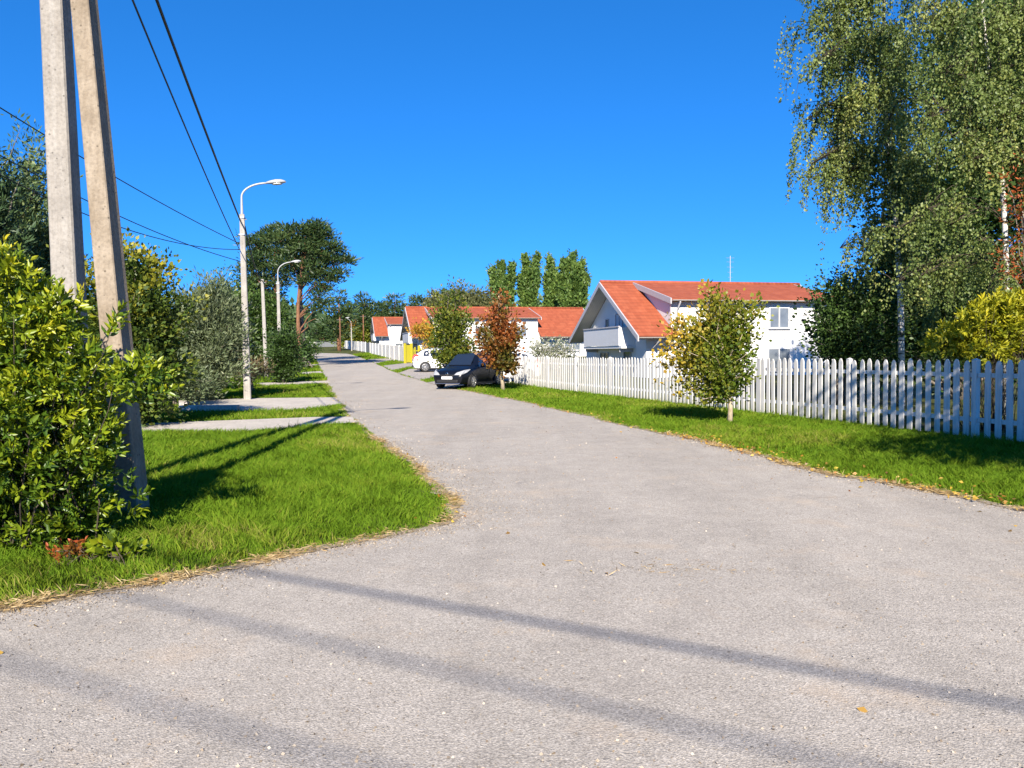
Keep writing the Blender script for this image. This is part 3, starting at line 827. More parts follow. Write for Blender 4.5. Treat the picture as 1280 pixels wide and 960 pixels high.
# ------------------------------------------------------------------ houses
def house(label, O, zbase, L, d1, phi=R(14), hw=5.6, H=5.53, E=2.28, st=2.2, side='white', wins=(), antenna=None, gable_mat='wall', balcony=True, zd=4.2):
    """local x along the ridge, local -y is the front; origin under the ridge end"""
    t = empty('terraced_house', (O[0], O[1], zbase), phi, label=label, cat='house')
    sl = (H - E) / hw
    zm = lambda y: H - abs(y) * sl
    sd = (H - zd) / 5.1
    zdr = lambda y: H - abs(y) * sd
    th = .16
    # --- walls
    wy = 4.7; gx = .8
    prof = [(-wy, 0), (-wy, zm(wy) - th - .08), (0, H - th - .08), (wy, zm(wy) - th - .08), (wy, 0)]
    mb = MB(); mb.prism(prof, gx, L - .35); mb.build('wall', 'wall', t)
    mb = MB(); mb.prism([(-wy - .03, 0.0), (-wy - .03, zdr(wy) - th - .05), (-.25, zdr(.25) - th - .05), (-.25, 2)], st + .02, d1 - .12)
    dw = mb.build('dormer_wall', 'wall', t)
    if gable_mat != 'wall':  # dark panel stands in for soffit shadow and shade on the gable
        g_ = MB(); g_.prism([(-wy + .05, 2.9 if False else 2.55), (-wy + .05, zm(wy) - th - .12), (0, H - th - .14), (wy - .05, zm(wy) - th - .12), (wy - .05, 2.55)] if zm(wy) - th - .12 > 2.6 else [(-3.9, 2.55), (0, H - th - .14), (3.9, 2.55)], gx - .03, gx - .004); g_.build('gable_shade_panel', gable_mat, t)
    # --- roof
    rf = MB()
    ov = .02
    rf.slab([(0, -hw, E), (st, -hw, E), (st, 0, H), (0, 0, H)], th)
    rf.slab([(L, hw, E), (0, hw, E), (0, 0.02, H), (L, 0.02, H)], th)
    if d1 < L - .5: rf.slab([(d1, -hw, E), (L, -hw, E), (L, 0, H), (d1, 0, H)], th)
    roof = rf.build('roof', 'tiles', t)
    dm = MB(); dm.slab([(st - .12, -5.1, zd), (d1 + .12, -5.1, zd), (d1 + .12, -.03, H + .02), (st - .12, -.03, H + .02)], th * .9)
    dm.build('dormer_roof', 'tiles', t)
    rc = MB(); rc.tube([(0, 0, H + .03), (L, 0, H + .03)], .11, 10); rc.build('ridge_cap', 'tiles', roof, smooth=True)
    # soffits: boards under the overhangs
    sf = MB()
    o2 = th + .012
    sf.slab([(.02, -hw + .03, E - o2 + .01), (gx, -hw + .03, E - o2 + .01), (gx, -.02, H - o2), (.02, -.02, H - o2)], .03)
    sf.slab([(gx, hw - .03, E - o2 + .01), (.02, hw - .03, E - o2 + .01), (.02, .02, H - o2), (gx, .02, H - o2)], .03)
    sf.build('soffit', 'soffit', t)
    # barge boards, proud of the roof ends
    def barge(x, y0, z0, y1, z1, dpt=.26, tk=.035):
        b = MB(); q = [(x - tk, y0, z0 + .03), (x - tk, y1, z1 + .03), (x - tk, y1, z1 - dpt), (x - tk, y0, z0 - dpt)]
        b.add(q + [(x + tk, a, c) for _, a, c in q], [(0, 1, 2, 3), (7, 6, 5, 4), (0, 4, 5, 1), (1, 5, 6, 2), (2, 6, 7, 3), (3, 7, 4, 0)])
        b.build('barge_board', 'trim', t)
    barge(-.04, -hw - .03, E - .02, 0, H); barge(-.04, hw + .03, E - .02, 0, H)
    barge(L + .04, hw + .03, E - .02, 0, H)
    if d1 < L - .5: barge(L + .04, -hw - .03, E - .02, 0, H)
    barge(st - .16, -5.13, zd, -.05, H, .28); barge(d1 + .16, -5.13, zd, -.05, H, .28)
    # gutters and downpipes
    def gutter(x0, x1, y, z):
        b = MB(); n = 7; pr = [(y - .07 + .07 * math.cos(a), z + .07 * math.sin(a)) for a in np.linspace(math.pi, 2 * math.pi, n)]
        b.prism(pr, x0, x1); b.build('gutter', 'gutter', t)
    gutter(0, st, -hw - .01, E - .06); gutter(st - .1, d1 + .1, -5.12, zd - .06)
    if d1 < L - .5: gutter(d1, L, -hw - .01, E - .06)
    def pipe(x, y, z, yw):
        b = MB(); b.tube([(x, y, z), (x, y, z - .12), (x, yw, z - .5), (x, yw, .1)], .045, 8); b.build('downpipe', 'trim', t, smooth=True)
    pipe(st + .35, -5.16, zd - .08, -wy - .09); pipe(gx + .35, -hw - .05, E - .1, -wy - .08)
    # windows
    def win(face, a, z, w_, h_, mull=1, cur=False):
        """face 'f': front at x=a ; face 'g': gable at y=a"""
        fr = MB(); pn = MB(); bar = .055
        def bx(m, a0, a1, z0, z1, d0, d1_):
            if face == 'f': m.box(a0, a1, -wy - .03 - d1_, -wy - .03 - d0, z0, z1)
            else: m.box(gx - d1_, gx - d0, a0, a1, z0, z1)
        x0, x1, z0, z1 = a - w_ / 2, a + w_ / 2, z, z + h_
        bx(fr, x0 - bar, x1 + bar, z0 - bar, z0, -.01, .05); bx(fr, x0 - bar, x1 + bar, z1, z1 + bar, -.01, .05)
        bx(fr, x0 - bar, x0, z0, z1, -.01, .05); bx(fr, x1, x1 + bar, z0, z1, -.01, .05)
        for i in range(mull):
            q = x0 + (x1 - x0) * (i + 1) / (mull + 1); bx(fr, q - .03, q + .03, z0, z1, -.01, .045)
        bx(pn, x0, x1, z0, z1, -.01, .012)
        f = fr.build('window', 'white' if face == 'f' else 'trim', t); pn.build('pane', 'curtain' if cur else 'glass', f)
        if face == 'f':
            s = MB(); s.box(x0 - .1, x1 + .1, -wy - .15, -wy - .031, z0 - .1, z0 - bar - .003); s.build('sill', 'trim', f)
    for wdw in wins: win(*wdw)
    # balcony across the gable
    if balcony:
        b = MB(); by0, by1, z0, z1 = -3.25, 2.95, 1.72, 2.76
        b.slab([(-.02, by0, z0), (gx, by0, z0), (gx, by1, z0), (-.02, by1, z0)], .14)
        bal = b.build('balcony', 'white', t)
        r = MB(); r.box(-.06, -.015, by0 + .25, by1 - .25, z0 + .01, z1 - .02); 
        r.build('front_panel', 'boards', bal)
        for (pa, pb_) in ((((-.06, by0 + .25), (gx, by0))), (((-.06, by1 - .25), (gx, by1)))):
            r = MB(); (xa, ya), (xb, yb) = pa, pb_
            r.add([(xa, ya, z0 + .01), (xb, yb, z0 + .01), (xb, yb, z1 - .02), (xa, ya, z1 - .02), (xa, ya + .035, z0 + .01), (xb, yb + .035, z0 + .01), (xb, yb + .035, z1 - .02), (xa, ya + .035, z1 - .02)],
                  [(0, 1, 2, 3), (7, 6, 5, 4), (0, 4, 5, 1), (1, 5, 6, 2), (2, 6, 7, 3), (3, 7, 4, 0)])
            r.build('side_panel', 'white', bal)
        r = MB(); r.box(-.10, .02, by0 + .2, by1 - .2, z1 - .019, z1 + .045); r.build('handrail', 'trim', bal)
        for y in (by0 + .35, by1 - .35):
            r = MB(); r.box(.02, gx - .01, y - .05, y + .05, z0 - .34, z0 - .142); r.build('bracket', 'trim', bal)
    # gable collar beam + small lamp under the peak
    if antenna:
        ax_, ah = antenna
        b = MB(); b.tube([(ax_, .3, H - .2), (ax_, .3, H + ah)], .022, 6)
        for k, hh in enumerate((.35, .6, .85, 1.1, 1.3)):
            z = H + ah * hh / 1.4; b.tube([(ax_ - .16 - .03 * k, .3, z), (ax_ + .16 + .03 * k, .3, z)], .009, 5)
        b.build('antenna', 'steel', t)
    return t
O1 = at(750, 353, 45.0)
H1b = .2
house('nearest white house, with an orange tiled roof and a board balcony under its gable', O1, H1b, 13.2, 12.6, H=float(O1[2]) - H1b, E=float(O1[2]) - H1b - 3.25,
      wins=(('f', 8.7, 2.65, 1.15, 1.05, 1), ('f', 8.7, .3, 1.3, 1.15, 1), ('f', 5.2, 2.75, 1.0, .95, 1), ('f', 4.2, .3, 1.2, 1.1, 1), ('g', .9, 1.95, .42, 1.35, 0), ('g', -1.0, 1.78, 1.0, 1.75, 1, True), ('g', 1.4, .2, 1.3, 1.1, 1), ('g', -2.2, .05, .95, 1.9, 0)),
      antenna=(8.6, 1.75), zd=float(O1[2]) - H1b - 1.28)
O2 = at(506.7, 384.5, 82.0); z2 = float(zg(82)) - .1
house('long orange-roofed white terrace in mid distance behind the red maple, with a shaded gable', O2, z2, 19.9, 13.4, H=float(O2[2]) - z2, E=float(O2[2]) - z2 - 3.25, gable_mat='darkwood_and_shade',
      wins=(('f', 3.6, 2.2, 1.2, 1.1, 1), ('f', 7.2, 2.2, 1.2, 1.1, 1), ('f', 11.4, 2.2, 1.2, 1.1, 1), ('f', 16.2, .8, 3.4, 1.1, 3), ('g', .2, 1.9, .9, 1.7, 0), ('g', 1.9, .1, 1.0, 1.8, 0)), zd=float(O2[2]) - z2 - 1.25)
O3 = at(465.3, 397, 131.0); z3 = float(zg(131)) - .1
house('farthest orange-roofed white house, below the far pines at the left end of the row', O3, z3, 15, 12, H=float(O3[2]) - z3, E=float(O3[2]) - z3 - 3.25, gable_mat='darkwood_and_shade',
      wins=(('f', 5.1, 2.2, 1.3, 1.1, 1), ('f', 4.6, .2, 2.4, .9, 1), ('g', .2, 1.9, .9, 1.7, 0)), zd=float(O3[2]) - z3 - 1.25)

# ------------------------------------------------------------------ cars
def car(label, loc, heading, paint, L=4.1, W=1.74, H=1.47, plate=True, rails=False, cat='car', style='hatch'):
    t = empty('parked_car', loc, heading, label=label, cat=cat)
    h = L / 2
    # stations: x, z bottom, z shoulder (belt), z top, half-width bottom/belt/top
    hoodz = .98
    S = [(h, .34, .56, .60, .50, .56, .46), (h - .07, .24, .64, .72, .66, .72, .58), (h - .28, .20, .70, .82, .76, .82, .66), (h - .75, .20, .80, .92, .80, .87, .70),
         (h - 1.12, .20, .88, hoodz, .81, .88, .70), (h - 1.42, .20, .92, 1.13, .81, .885, .655), (h - 1.85, .20, .94, H - .06, .81, .885, .59), (h - 2.35, .20, .95, H, .81, .885, .58),
         (-h + 1.1, .20, .97, H - .01, .81, .885, .57), (-h + .62, .20, .98, H - .08, .80, .87, .555), (-h + .25, .21, 1.0, H - .32, .78, .84, .60), (-h + .08, .26, .97, 1.02, .74, .80, .62), (-h, .36, .80, .84, .66, .70, .58)]
    sc = W / 1.77; N = len(S); V = []; ring = 14
    for x, zb, zs, zt, wb, ws, wt in S:
        wb, ws, wt = wb * sc, ws * sc, wt * sc; zm_ = (zb + zs) / 2
        half = [(0, zb), (wb * .9, zb), (wb, zb + .06), (ws * .985, zm_), (ws, zs - .06), (ws * .965, zs), (wt, zt - .045), (wt * .82, zt), ]
        pr = [(0, zb)] + half[1:] + [(0, zt + .012)] 
        full = pr + [(-y, z) for y, z in pr[-2:0:-1]]
        V += [(x, y, z) for y, z in full]
    ring = len(full)
    Fs = [(i * ring + j, i * ring + (j + 1) % ring, (i + 1) * ring + (j + 1) % ring, (i + 1) * ring + j) for i in range(N - 1) for j in range(ring)]
    Fs += [tuple(range(ring)), tuple(range((N - 1) * ring, N * ring))]
    m = MB(); m.add(V, Fs); body = m.build('body', paint, t, smooth='auto')
    g = lambda i, j: np.array(V[i * ring + j])
    def patch(name, corners, mat, off=.012, par=None, shrink=.0):
        c = [np.array(q, float) for q in corners]; ctr = sum(c) / len(c); c = [q + (ctr - q) * shrink for q in c]
        nrm = unit(np.cross(c[1] - c[0], c[-1] - c[0]));
        if nrm.dot(ctr - np.array([0, 0, .6])) < 0: nrm = -nrm
        k = len(c); mm = MB(); mm.add([q + nrm * off for q in c] + [q - nrm * .012 for q in c], [tuple(range(k)), tuple(range(2 * k - 1, k - 1, -1))] + [(i, (i + 1) % k, k + (i + 1) % k, k + i) for i in range(k)])
        return mm.build(name, mat, par or t)
    lerp = lambda a, b, q: a + (b - a) * q
    # windscreen and rear window (points 7 = roof edge, 9 mirrored)
    patch('windscreen', [g(4, 7) * [1, .98, 1] + [-.06, 0, .03], g(6, 7) * [1, .96, 1], g(6, ring - 7) * [1, .96, 1], g(4, ring - 7) * [1, .98, 1] + [-.06, 0, .03]], 'carglass', .03)
    patch('rear_window', [g(9, 7), g(10, 7) * [1, .95, 1] + [0, 0, -.02], g(10, ring - 7) * [1, .95, 1] + [0, 0, -.02], g(9, ring - 7)], 'carglass', .03, shrink=.06)
    for sgn in (1, -1):
        J5, J6 = (5, 6) if sgn > 0 else (ring - 5, ring - 6)
        lo = lambda i: lerp(g(i, J5), g(i, J6), .10); hi = lambda i: lerp(g(i, J5), g(i, J6), .90)
        xq = lambda a, b, q: lerp(a, b, q)
        patch('side_window', [xq(lo(5), lo(4), .1), lo(6), lo(7), lerp(lo(7), lo(8), .08), lerp(hi(7), hi(8), .08), hi(7), hi(6) + [-.03, 0, 0]], 'carglass', .012)
        patch('side_window', [lerp(lo(7), lo(8), .2), lo(8), hi(8), lerp(hi(7), hi(8), .2)], 'carglass', .012)
        patch('side_window', [lerp(lo(8), lo(9), .2), lo(9), lerp(hi(8), hi(9), .8), lerp(hi(8), hi(9), .2)], 'carglass', .012)
        # door seams and handles
        for x in (lerp(g(7, J5), g(8, J5), .12)[0], g(8, J5)[0] - .12):
            mm = MB(); y = sgn * .886 * sc; mm.box(x - .006, x + .006, min(y - .02, y + .004), max(y - .02, y + .004), .35, .9); mm.build('door_seam', 'black', t)
            hd = MB(); hd.box(x + .05, x + .22, min(y - .01, y + sgn * .03), max(y - .01, y + sgn * .03), .80, .83); hd.build('door_handle', paint, t)
        mm = MB(); mm.box(-h + .95, h - .95, sgn * .82 * sc - .06, sgn * .82 * sc + .06, .17, .26); mm.build('sill', 'black', t)
        # mirror
        mm = MB(); mm.lathe([(-.10, .02), (-.08, .07), (.0, .085), (.07, .07), (.1, .02)], 'y', (h - 1.55, sgn * (.93 * sc + .06), 1.0), 10); mm.build('mirror', paint, t, smooth=True)
        # lights
        # headlamps wrap the corner
        a = g(1, 4 if sgn > 0 else ring - 4); b = g(2, 4 if sgn > 0 else ring - 4); c = g(3, 4 if sgn > 0 else ring - 4)
        f0 = np.array([h - .03, sgn * .36 * sc, .60]); 
        patch('headlight', [f0 + [.01, 0, .0], np.array([h - .055, sgn * .68 * sc, .60]), np.array([h - .30, sgn * .835 * sc, .70]), np.array([h - .62, sgn * .86 * sc, .84]), np.array([h - .30, sgn * .74 * sc, .81]), np.array([h - .07, sgn * .46 * sc, .70])], 'headlamp', .03)
        patch('taillight', [np.array([-h + .03, sgn * .56 * sc, .72]), np.array([-h + .02, sgn * .72 * sc, .72]), np.array([-h + .26, sgn * .86 * sc, .74]), np.array([-h + .34, sgn * .80 * sc, 1.08]), np.array([-h + .20, sgn * .72 * sc, 1.16]), np.array([-h + .05, sgn * .62 * sc, .98])], 'redlamp', .03)
        mm = MB(); mm.lathe([(-.015, .03), (.012, .065), (.02, .06)], 'x', (h - .085, sgn * .60 * sc, .36), 10); mm.build('fog_lamp', 'headlamp', t)
        # wheels
        for x in (h - .82, -h + .74):
            yo = sgn * .885 * sc
            ar = MB(); n = 18; ri, ro = .0, .365
            ar.add([(x + ro * math.cos(a_), yo + sgn * .006, .31 + ro * math.sin(a_)) for a_ in np.linspace(-.35, math.pi + .35, n)] + [(x + ro * math.cos(a_), yo - sgn * .10, .31 + ro * math.sin(a_)) for a_ in np.linspace(-.35, math.pi + .35, n)],
                   [tuple(range(n)), tuple(range(2 * n - 1, n - 1, -1))] + [(i, i + 1, n + i + 1, n + i) for i in range(n - 1)] + [(n - 1, 0, n, 2 * n - 1)])
            ar.build('wheel_arch', 'black', t)
            wr = bpy.data.objects.new('wheel', None); COL.objects.link(wr); wr.parent = t; wr.location = (x, yo, .31)
            ty = MB(); ty.lathe([(-.20 * sgn, .25), (-.19 * sgn, .30), (-.10 * sgn, .312), (-.0 * sgn, .30), (.022 * sgn, .27), (.024 * sgn, .215), (.008 * sgn, .205)], 'y', (0, 0, 0), 26); ty.build('tyre', 'tyre', wr, smooth='auto')
            rm = MB()
            for k in range(7):
                a_ = 2 * math.pi * k / 7; ca, sa = math.cos(a_), math.sin(a_); wd = .028
                q = [(-wd, .03), (wd, .03), (wd * .8, .195), (-wd * .8, .195)]
                P2 = [(ca * v_ - sa * u_, sgn * .026, sa * v_ + ca * u_) for u_, v_ in q]; P3 = [(a1, sgn * .006, c1) for a1, _, c1 in P2]
                rm.add(P2 + P3, [(0, 1, 2, 3), (7, 6, 5, 4), (0, 4, 5, 1), (1, 5, 6, 2), (2, 6, 7, 3), (3, 7, 4, 0)])
            b0 = len(rm.v); K = 26
            for rr, yy in ((.188, .03), (.212, .026), (.212, .005), (.188, .005)):
                for j in range(K): rm.v.append((rr * math.cos(2 * math.pi * j / K), sgn * yy, rr * math.sin(2 * math.pi * j / K)))
            for i in range(4):
                for j in range(K): rm.f.append((b0 + i * K + j, b0 + i * K + (j + 1) % K, b0 + ((i + 1) % 4) * K + (j + 1) % K, b0 + ((i + 1) % 4) * K + j))
            rm.lathe([(sgn * .004, .05), (sgn * .034, .045), (sgn * .038, .02)], 'y', (0, 0, 0), 12)
            rm.build('rim', 'rim', wr)
        if rails:
            mm = MB(); mm.tube([(h - 1.95, sgn * .5, H - .04), (h - 2.1, sgn * .52, H + .04), (-h + .8, sgn * .5, H + .03), (-h + .65, sgn * .5, H - .06)], .016, 6); mm.build('roof_rail', 'steel', t)
    # nose: grille, intake, plate, badge
    mm = MB(); mm.box(h - .05, h + .012, -.52 * sc, .52 * sc, .27, .40); mm.build('air_intake', 'black', t, bevel=.02)
    mm = MB(); mm.box(h - .06, h + .006, -.34, .34, .555, .625); mm.build('grille', 'black', t, bevel=.015)
    mm = MB(); mm.tube([(h - .03, -.62 * sc, .25), (h + .005, -.45, .24), (h + .005, .45, .24), (h - .03, .62 * sc, .25)], .014, 6); mm.build('bumper_trim', 'chrome', t)
    mm = MB(); mm.lathe([(h - .03, .06), (h + .018, .058), (h + .024, .045)], 'x', (0, 0, .655), 14); mm.build('badge', 'chrome', t)
    if plate:
        mm = MB(); mm.box(h - .02, h + .024, -.26, .26, .43, .54); mm.build('licence_plate', 'plate', t)
    mm = MB(); mm.box(-h - .012, -h + .05, -.26, .26, .62, .73); mm.build('licence_plate', 'plate', t)
    mm = MB(); mm.box(-h - .008, -h + .08, -.6 * sc, .6 * sc, .30, .44); mm.build('rear_bumper', 'black', t, bevel=.02)
    return t
def gp(u, v, Y=None):
    p = P(u, v) if Y is None else at(u, v, Y); p = np.array(p); p[2] = float(zg(p[1])); return p
# navy car: front towards us, standing on the verge
wfr = gp(592, 486.5)
hd = math.atan2(-.91, -.41); fwd = np.array([math.cos(hd), math.sin(hd), 0]); lft = np.array([-fwd[1], fwd[0], 0])
c0 = wfr - fwd * (2.05 - .82) - lft * .87   # the wheel seen is on its left side
c0[2] = float(zg(c0[1])) + .02
car('dark navy hatchback facing the viewer, parked on the verge beside the red maple', c0, hd, 'navy', H=1.54)
r1 = gp(517, 466)
h2 = math.atan2(.20, .98); f2 = np.array([math.cos(h2), math.sin(h2), 0])
c1 = r1 + f2 * 2.12 + np.array([-f2[1], f2[0], 0]) * .85; c1[2] = float(zg(c1[1])) + .02
car('white hatchback with a red tail lamp, parked nearer than the pale silver car', c1, h2, 'whitecar', L=4.2, H=1.5)
c2 = c1 + np.array([-.2, 3.2, 0]); c2[2] = float(zg(c2[1])) + .02
car('pale silver car parked beyond the white hatchback, by the yellow gate', c2, h2, 'silvercar', L=4.2, H=1.52)
c3 = gp(622, 470, 39.3); c3[2] = float(zg(c3[1])) + .02
car('white estate car with roof rails, half hidden behind the navy hatchback', c3, h2 + math.pi, 'whitecar', L=4.3, H=1.53, rails=True)
# ------------------------------------------------------------------ trees and shrubs
# -- near shrub with long yellow-green leaves in rosettes
def rosette_shrub(name, label, base, blobs, shoots, mat, L=.10, W=.036, per=11, tint_top=2.3, extra=None, inner=.45, tint0=.05):
    t = empty(name, base, label=label, cat='shrub')
    cs, nd = clumps(blobs, 1, .5); ar = np.array([b[3] * b[4] + b[3] * b[5] + b[4] * b[5] for b in blobs]); ar /= ar.sum()
    C = []; D = []
    for b, a in zip(blobs, ar):
        n = int(shoots * a); d = sph(n); d[:, 2] = np.abs(d[:, 2]) * np.where(rng.random(n) < .75, 1, -.6); rad = np.where(rng.random(n) < inner, .5 + .4 * rng.random(n), .88 + .2 * rng.random(n))
        C.append(np.array(b[:3]) + d * np.array(b[3:6]) * rad[:, None]); D.append(unit(d * [1, 1, .6] + [0, 0, .35] + .35 * rng.normal(size=d.shape)))
    C = np.concatenate(C); D = np.concatenate(D)
    if extra is not None: C = np.concatenate([C, extra[0]]); D = np.concatenate([D, extra[1]])
    ok = C[:, 2] > .08; C, D = C[ok], D[ok]; n = len(C)
    kk = rng.integers(per - 4, per + 4, n); idx = np.repeat(np.arange(n), kk); N = len(idx)
    first = np.concatenate([[0], np.cumsum(kk)[:-1]]); q = np.arange(N) - first[idx]      # order on the shoot
    fr = q / kk[idx]; ang = q * 2.4 + rng.random(n)[idx] * 6.28
    a = unit(np.cross(D, [.3, .2, 1.0])); b = np.cross(D, a)
    rad = a[idx] * np.cos(ang)[:, None] + b[idx] * np.sin(ang)[:, None]
    open_ = (1.15 - .95 * fr)[:, None]
    ax = unit(rad * open_ + D[idx] * (1.05 - open_ * .5) + rng.normal(size=(N, 3)) * .14)
    pts = C[idx] + D[idx] * ((fr - .75) * .17)[:, None]
    s = (.6 + .55 * rng.random(n))[idx] * (.8 + .35 * rng.random(N)) * (1.08 - .3 * fr)
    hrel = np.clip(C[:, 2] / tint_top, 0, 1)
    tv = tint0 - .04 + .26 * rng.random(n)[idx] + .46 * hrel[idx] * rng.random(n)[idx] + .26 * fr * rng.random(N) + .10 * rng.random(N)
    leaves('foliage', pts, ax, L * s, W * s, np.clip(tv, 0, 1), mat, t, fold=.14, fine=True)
    m = MB(); roots = [np.array([rng.normal() * .12, rng.normal() * .12, -.03]) for _ in range(9)]
    for i in rng.choice(n, min(n, 170), replace=False)[:80]:
        r0 = roots[i % 9] + np.array([C[i][0] * .25, C[i][1] * .25, 0])
        limb(m, r0, C[i] - D[i] * .02, .008, .0025, .10, 5, 6)
    m.build('stem', 'darkbark', t, smooth=True, fix=False)
    return t
sb = np.array([*P(45, 690)[:2], 0.0])
Ys = sb[1] + .25
bl = blobpx(Ys, sb, (0, 560, 130, 140, .85), (52, 600, 78, 85, .6), (0, 660, 110, 55, .6), (75, 662, 60, 34, .4), (40, 690, 90, 24, .5), (120, 560, 34, 60, .3), (20, 430, 80, 90, .6), (80, 480, 66, 56, .5), (-60, 560, 150, 160, .8), (95, 640, 42, 42, .35))
bl2 = blobpx(Ys, sb, (165, 478, 38, 34, .26), (60, 415, 42, 36, .3), (5, 350, 26, 44, .3))
exC = []; exD = []
for (u, v), dr in (((98, 365), (.1, 0, 1)), ((75, 362), (-.1, 0, 1)), ((150, 388), (.5, -.1, .8)), ((140, 400), (.3, 0, .9)), ((200, 472), (.9, -.2, .5)), ((218, 482), (1, -.1, .25)), ((213, 462), (.9, 0, .6)), ((190, 460), (.6, -.3, .7)), ((180, 440), (.4, -.2, .9)), ((8, 305), (0, 0, 1)), ((15, 325), (.3, 0, .9)), ((0, 315), (-.2, 0, 1)), ((12, 348), (.4, -.2, .7)), ((180, 612), (.8, -.4, .4)), ((165, 590), (.8, -.4, .5)), ((150, 625), (.5, -.7, .3)), ((178, 640), (.9, -.3, .1))):
    for k in range(2):
        exC.append(at(u + rng.normal() * 3, v + rng.normal() * 4 + 3, Ys - .1 + .1 * k) - sb); exD.append(dr)
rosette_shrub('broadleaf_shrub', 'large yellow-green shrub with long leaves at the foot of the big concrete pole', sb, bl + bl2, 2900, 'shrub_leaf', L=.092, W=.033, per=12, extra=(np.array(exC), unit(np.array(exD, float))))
# low reddish plant under it
p = P(150, 703); rosette_shrub('low_plant', 'bright green broad-leaved weed in the grass right of the red-leaved plant', p, [(0, 0, .09, .20, .14, .10)], 46, 'shrub_leaf', L=.09, W=.05, per=7, tint_top=.35)
p = P(100, 703); rosette_shrub('low_plant', 'small red-leaved plant at the grass edge under the yellow-green shrub', p, [(0, 0, .08, .22, .16, .09)], 40, 'rowan_leaf', L=.07, W=.03, per=8, tint_top=.2)

# -- little street maple on the right verge
mp = P(912, 529.5); Ym = mp[1]
mbl = blobpx(Ym, mp, (880, 462, 44, 32, .75), (915, 435, 34, 40, .7), (870, 420, 36, 36, .6), (848, 440, 26, 26, .4), (930, 412, 22, 34, .5), (893, 392, 16, 26, .35), (868, 488, 34, 14, .5), (922, 470, 26, 20, .45), (940, 392, 10, 22, .25), (862, 388, 10, 18, .25), (903, 368, 6, 14, .15), (886, 368, 5, 14, .15), (925, 378, 5, 14, .15), (944, 384, 4, 12, .12), (834, 415, 20, 14, .3), (838, 455, 22, 20, .35), (846, 480, 20, 14, .3), (832, 436, 14, 14, .25), (858, 400, 24, 22, .45), (905, 402, 30, 30, .5))
def maple_t(p_, tv): 
    d = np.clip((p_[:, 2] - 1.6) / 1.6, 0, 1) * .26 + np.clip((-p_[:, 0] - .30) / 1.0, 0, 1) * .38
    return np.clip(tv * .62 + d, 0, .97)
tree('maple_tree', 'young maple turning yellow, standing alone on the grass before the picket fence', 'tree', mp, mbl, leaf=.088, leafw=.07, spray=12, sub_n=9, per=6, rise=.44, spread=.11, mat='maple_leaf', bark='palebark', trunk_r=.05, trunk_top=2.6, tint=(.05, .8), tfun=maple_t, limbs=90)
# -- red maple beside the navy car
rp = P(629, 489); Yr = rp[1]
rbl = blobpx(Yr, rp, (621, 430, 26, 26, .9), (630, 452, 18, 12, .7), (612, 410, 18, 22, .7), (632, 405, 16, 24, .7), (622, 385, 12, 22, .5), (640, 435, 12, 22, .5), (608, 430, 12, 14, .5), (625, 365, 6, 10, .3))
def red_t(p_, tv): return np.clip(-.16 + .34 * np.clip(p_[:, 2] / 2.8, 0, 1) + tv * .62 + .26 * np.sin(p_[:, 0] * 4.1 + 1) * np.sin(p_[:, 2] * 3.3) + .12, 0, 1)
tree('maple_tree', 'young maple with orange-red leaves beside the navy car', 'tree', rp, rbl, leaf=.13, leafw=.11, spray=10, sub_n=9, per=6, rise=.35, spread=.16, mat='red_leaf', bark='palebark', trunk_r=.075, trunk_top=4.2, tint=(.0, .9), tfun=red_t, limbs=90)
# -- green verge tree behind the cars
gp_ = gp(563, 470, 41.5); Yg = 41.5
gbl = blobpx(Yg, gp_, (565, 420, 26, 34, 1.1), (562, 385, 20, 24, .9), (575, 440, 16, 14, .7), (552, 405, 16, 26, .8), (580, 410, 12, 26, .7), (566, 366, 12, 12, .5), (548, 436, 12, 14, .5), (590, 438, 12, 12, .5))
tree('verge_tree', 'olive-green young tree standing between the white cars and the red maple', 'tree', gp_, gbl, leaf=.14, leafw=.10, spray=8, sub_n=9, per=8, rise=.38, spread=.2, mat='yellow_tree_leaf', bark='bark', trunk_r=.08, trunk_top=4.3, tint=(.1, .78), limbs=80)
op = gp(536, 452, 58.0)
tree('autumn_tree', 'small orange-leaved tree before the shaded gable of the long terrace', 'tree', op, blobpx(58, op, (533, 412, 13, 8, .9), (524, 415, 8, 6, .6), (541, 418, 10, 10, .7), (535, 430, 8, 10, .6)), leaf=.16, leafw=.12, ncl=26, per=14, spread=.25, mat='maple_leaf', trunk_r=.07, trunk_top=2.3, tint=(.6, .98), limbs=20)
bp = gp(692, 452, 52.0)
tree('blossom_shrub', 'pale speckled shrub showing over the picket fence before the long terrace', 'shrub', bp, blobpx(52, bp, (682, 436, 18, 12, 1), (705, 437, 14, 10, .9), (672, 440, 8, 10, .7), (693, 446, 26, 10, .9)), leaf=.12, leafw=.09, ncl=26, per=12, spread=.28, mat='blossom_leaf', trunk_r=.04, trunk_top=1.2, tint=(.05, 1), limbs=30, parts=('stem', 'foliage'), stems=3)
ab = gp(447, 426, 150)
tree('autumn_bush', 'round green and orange autumn bush above the farthest white fence', 'shrub', ab, blobpx(150, ab, (437, 412, 11, 8, 2), (452, 416, 14, 9, 2.4), (443, 424, 20, 10, 2.4)), leaf=.35, leafw=.28, ncl=9, per=22, spread=.6, mat='maple_leaf', trunk_r=.12, trunk_top=2.5, tint=(.05, .95), limbs=14, parts=('stem', 'foliage'), tfun=lambda p_, tv: np.clip(.2 + tv * .3 + .5 * np.clip((p_[:, 2] - 2.6) / 1.6, 0, 1) * (p_[:, 0] < 0), 0, 1))

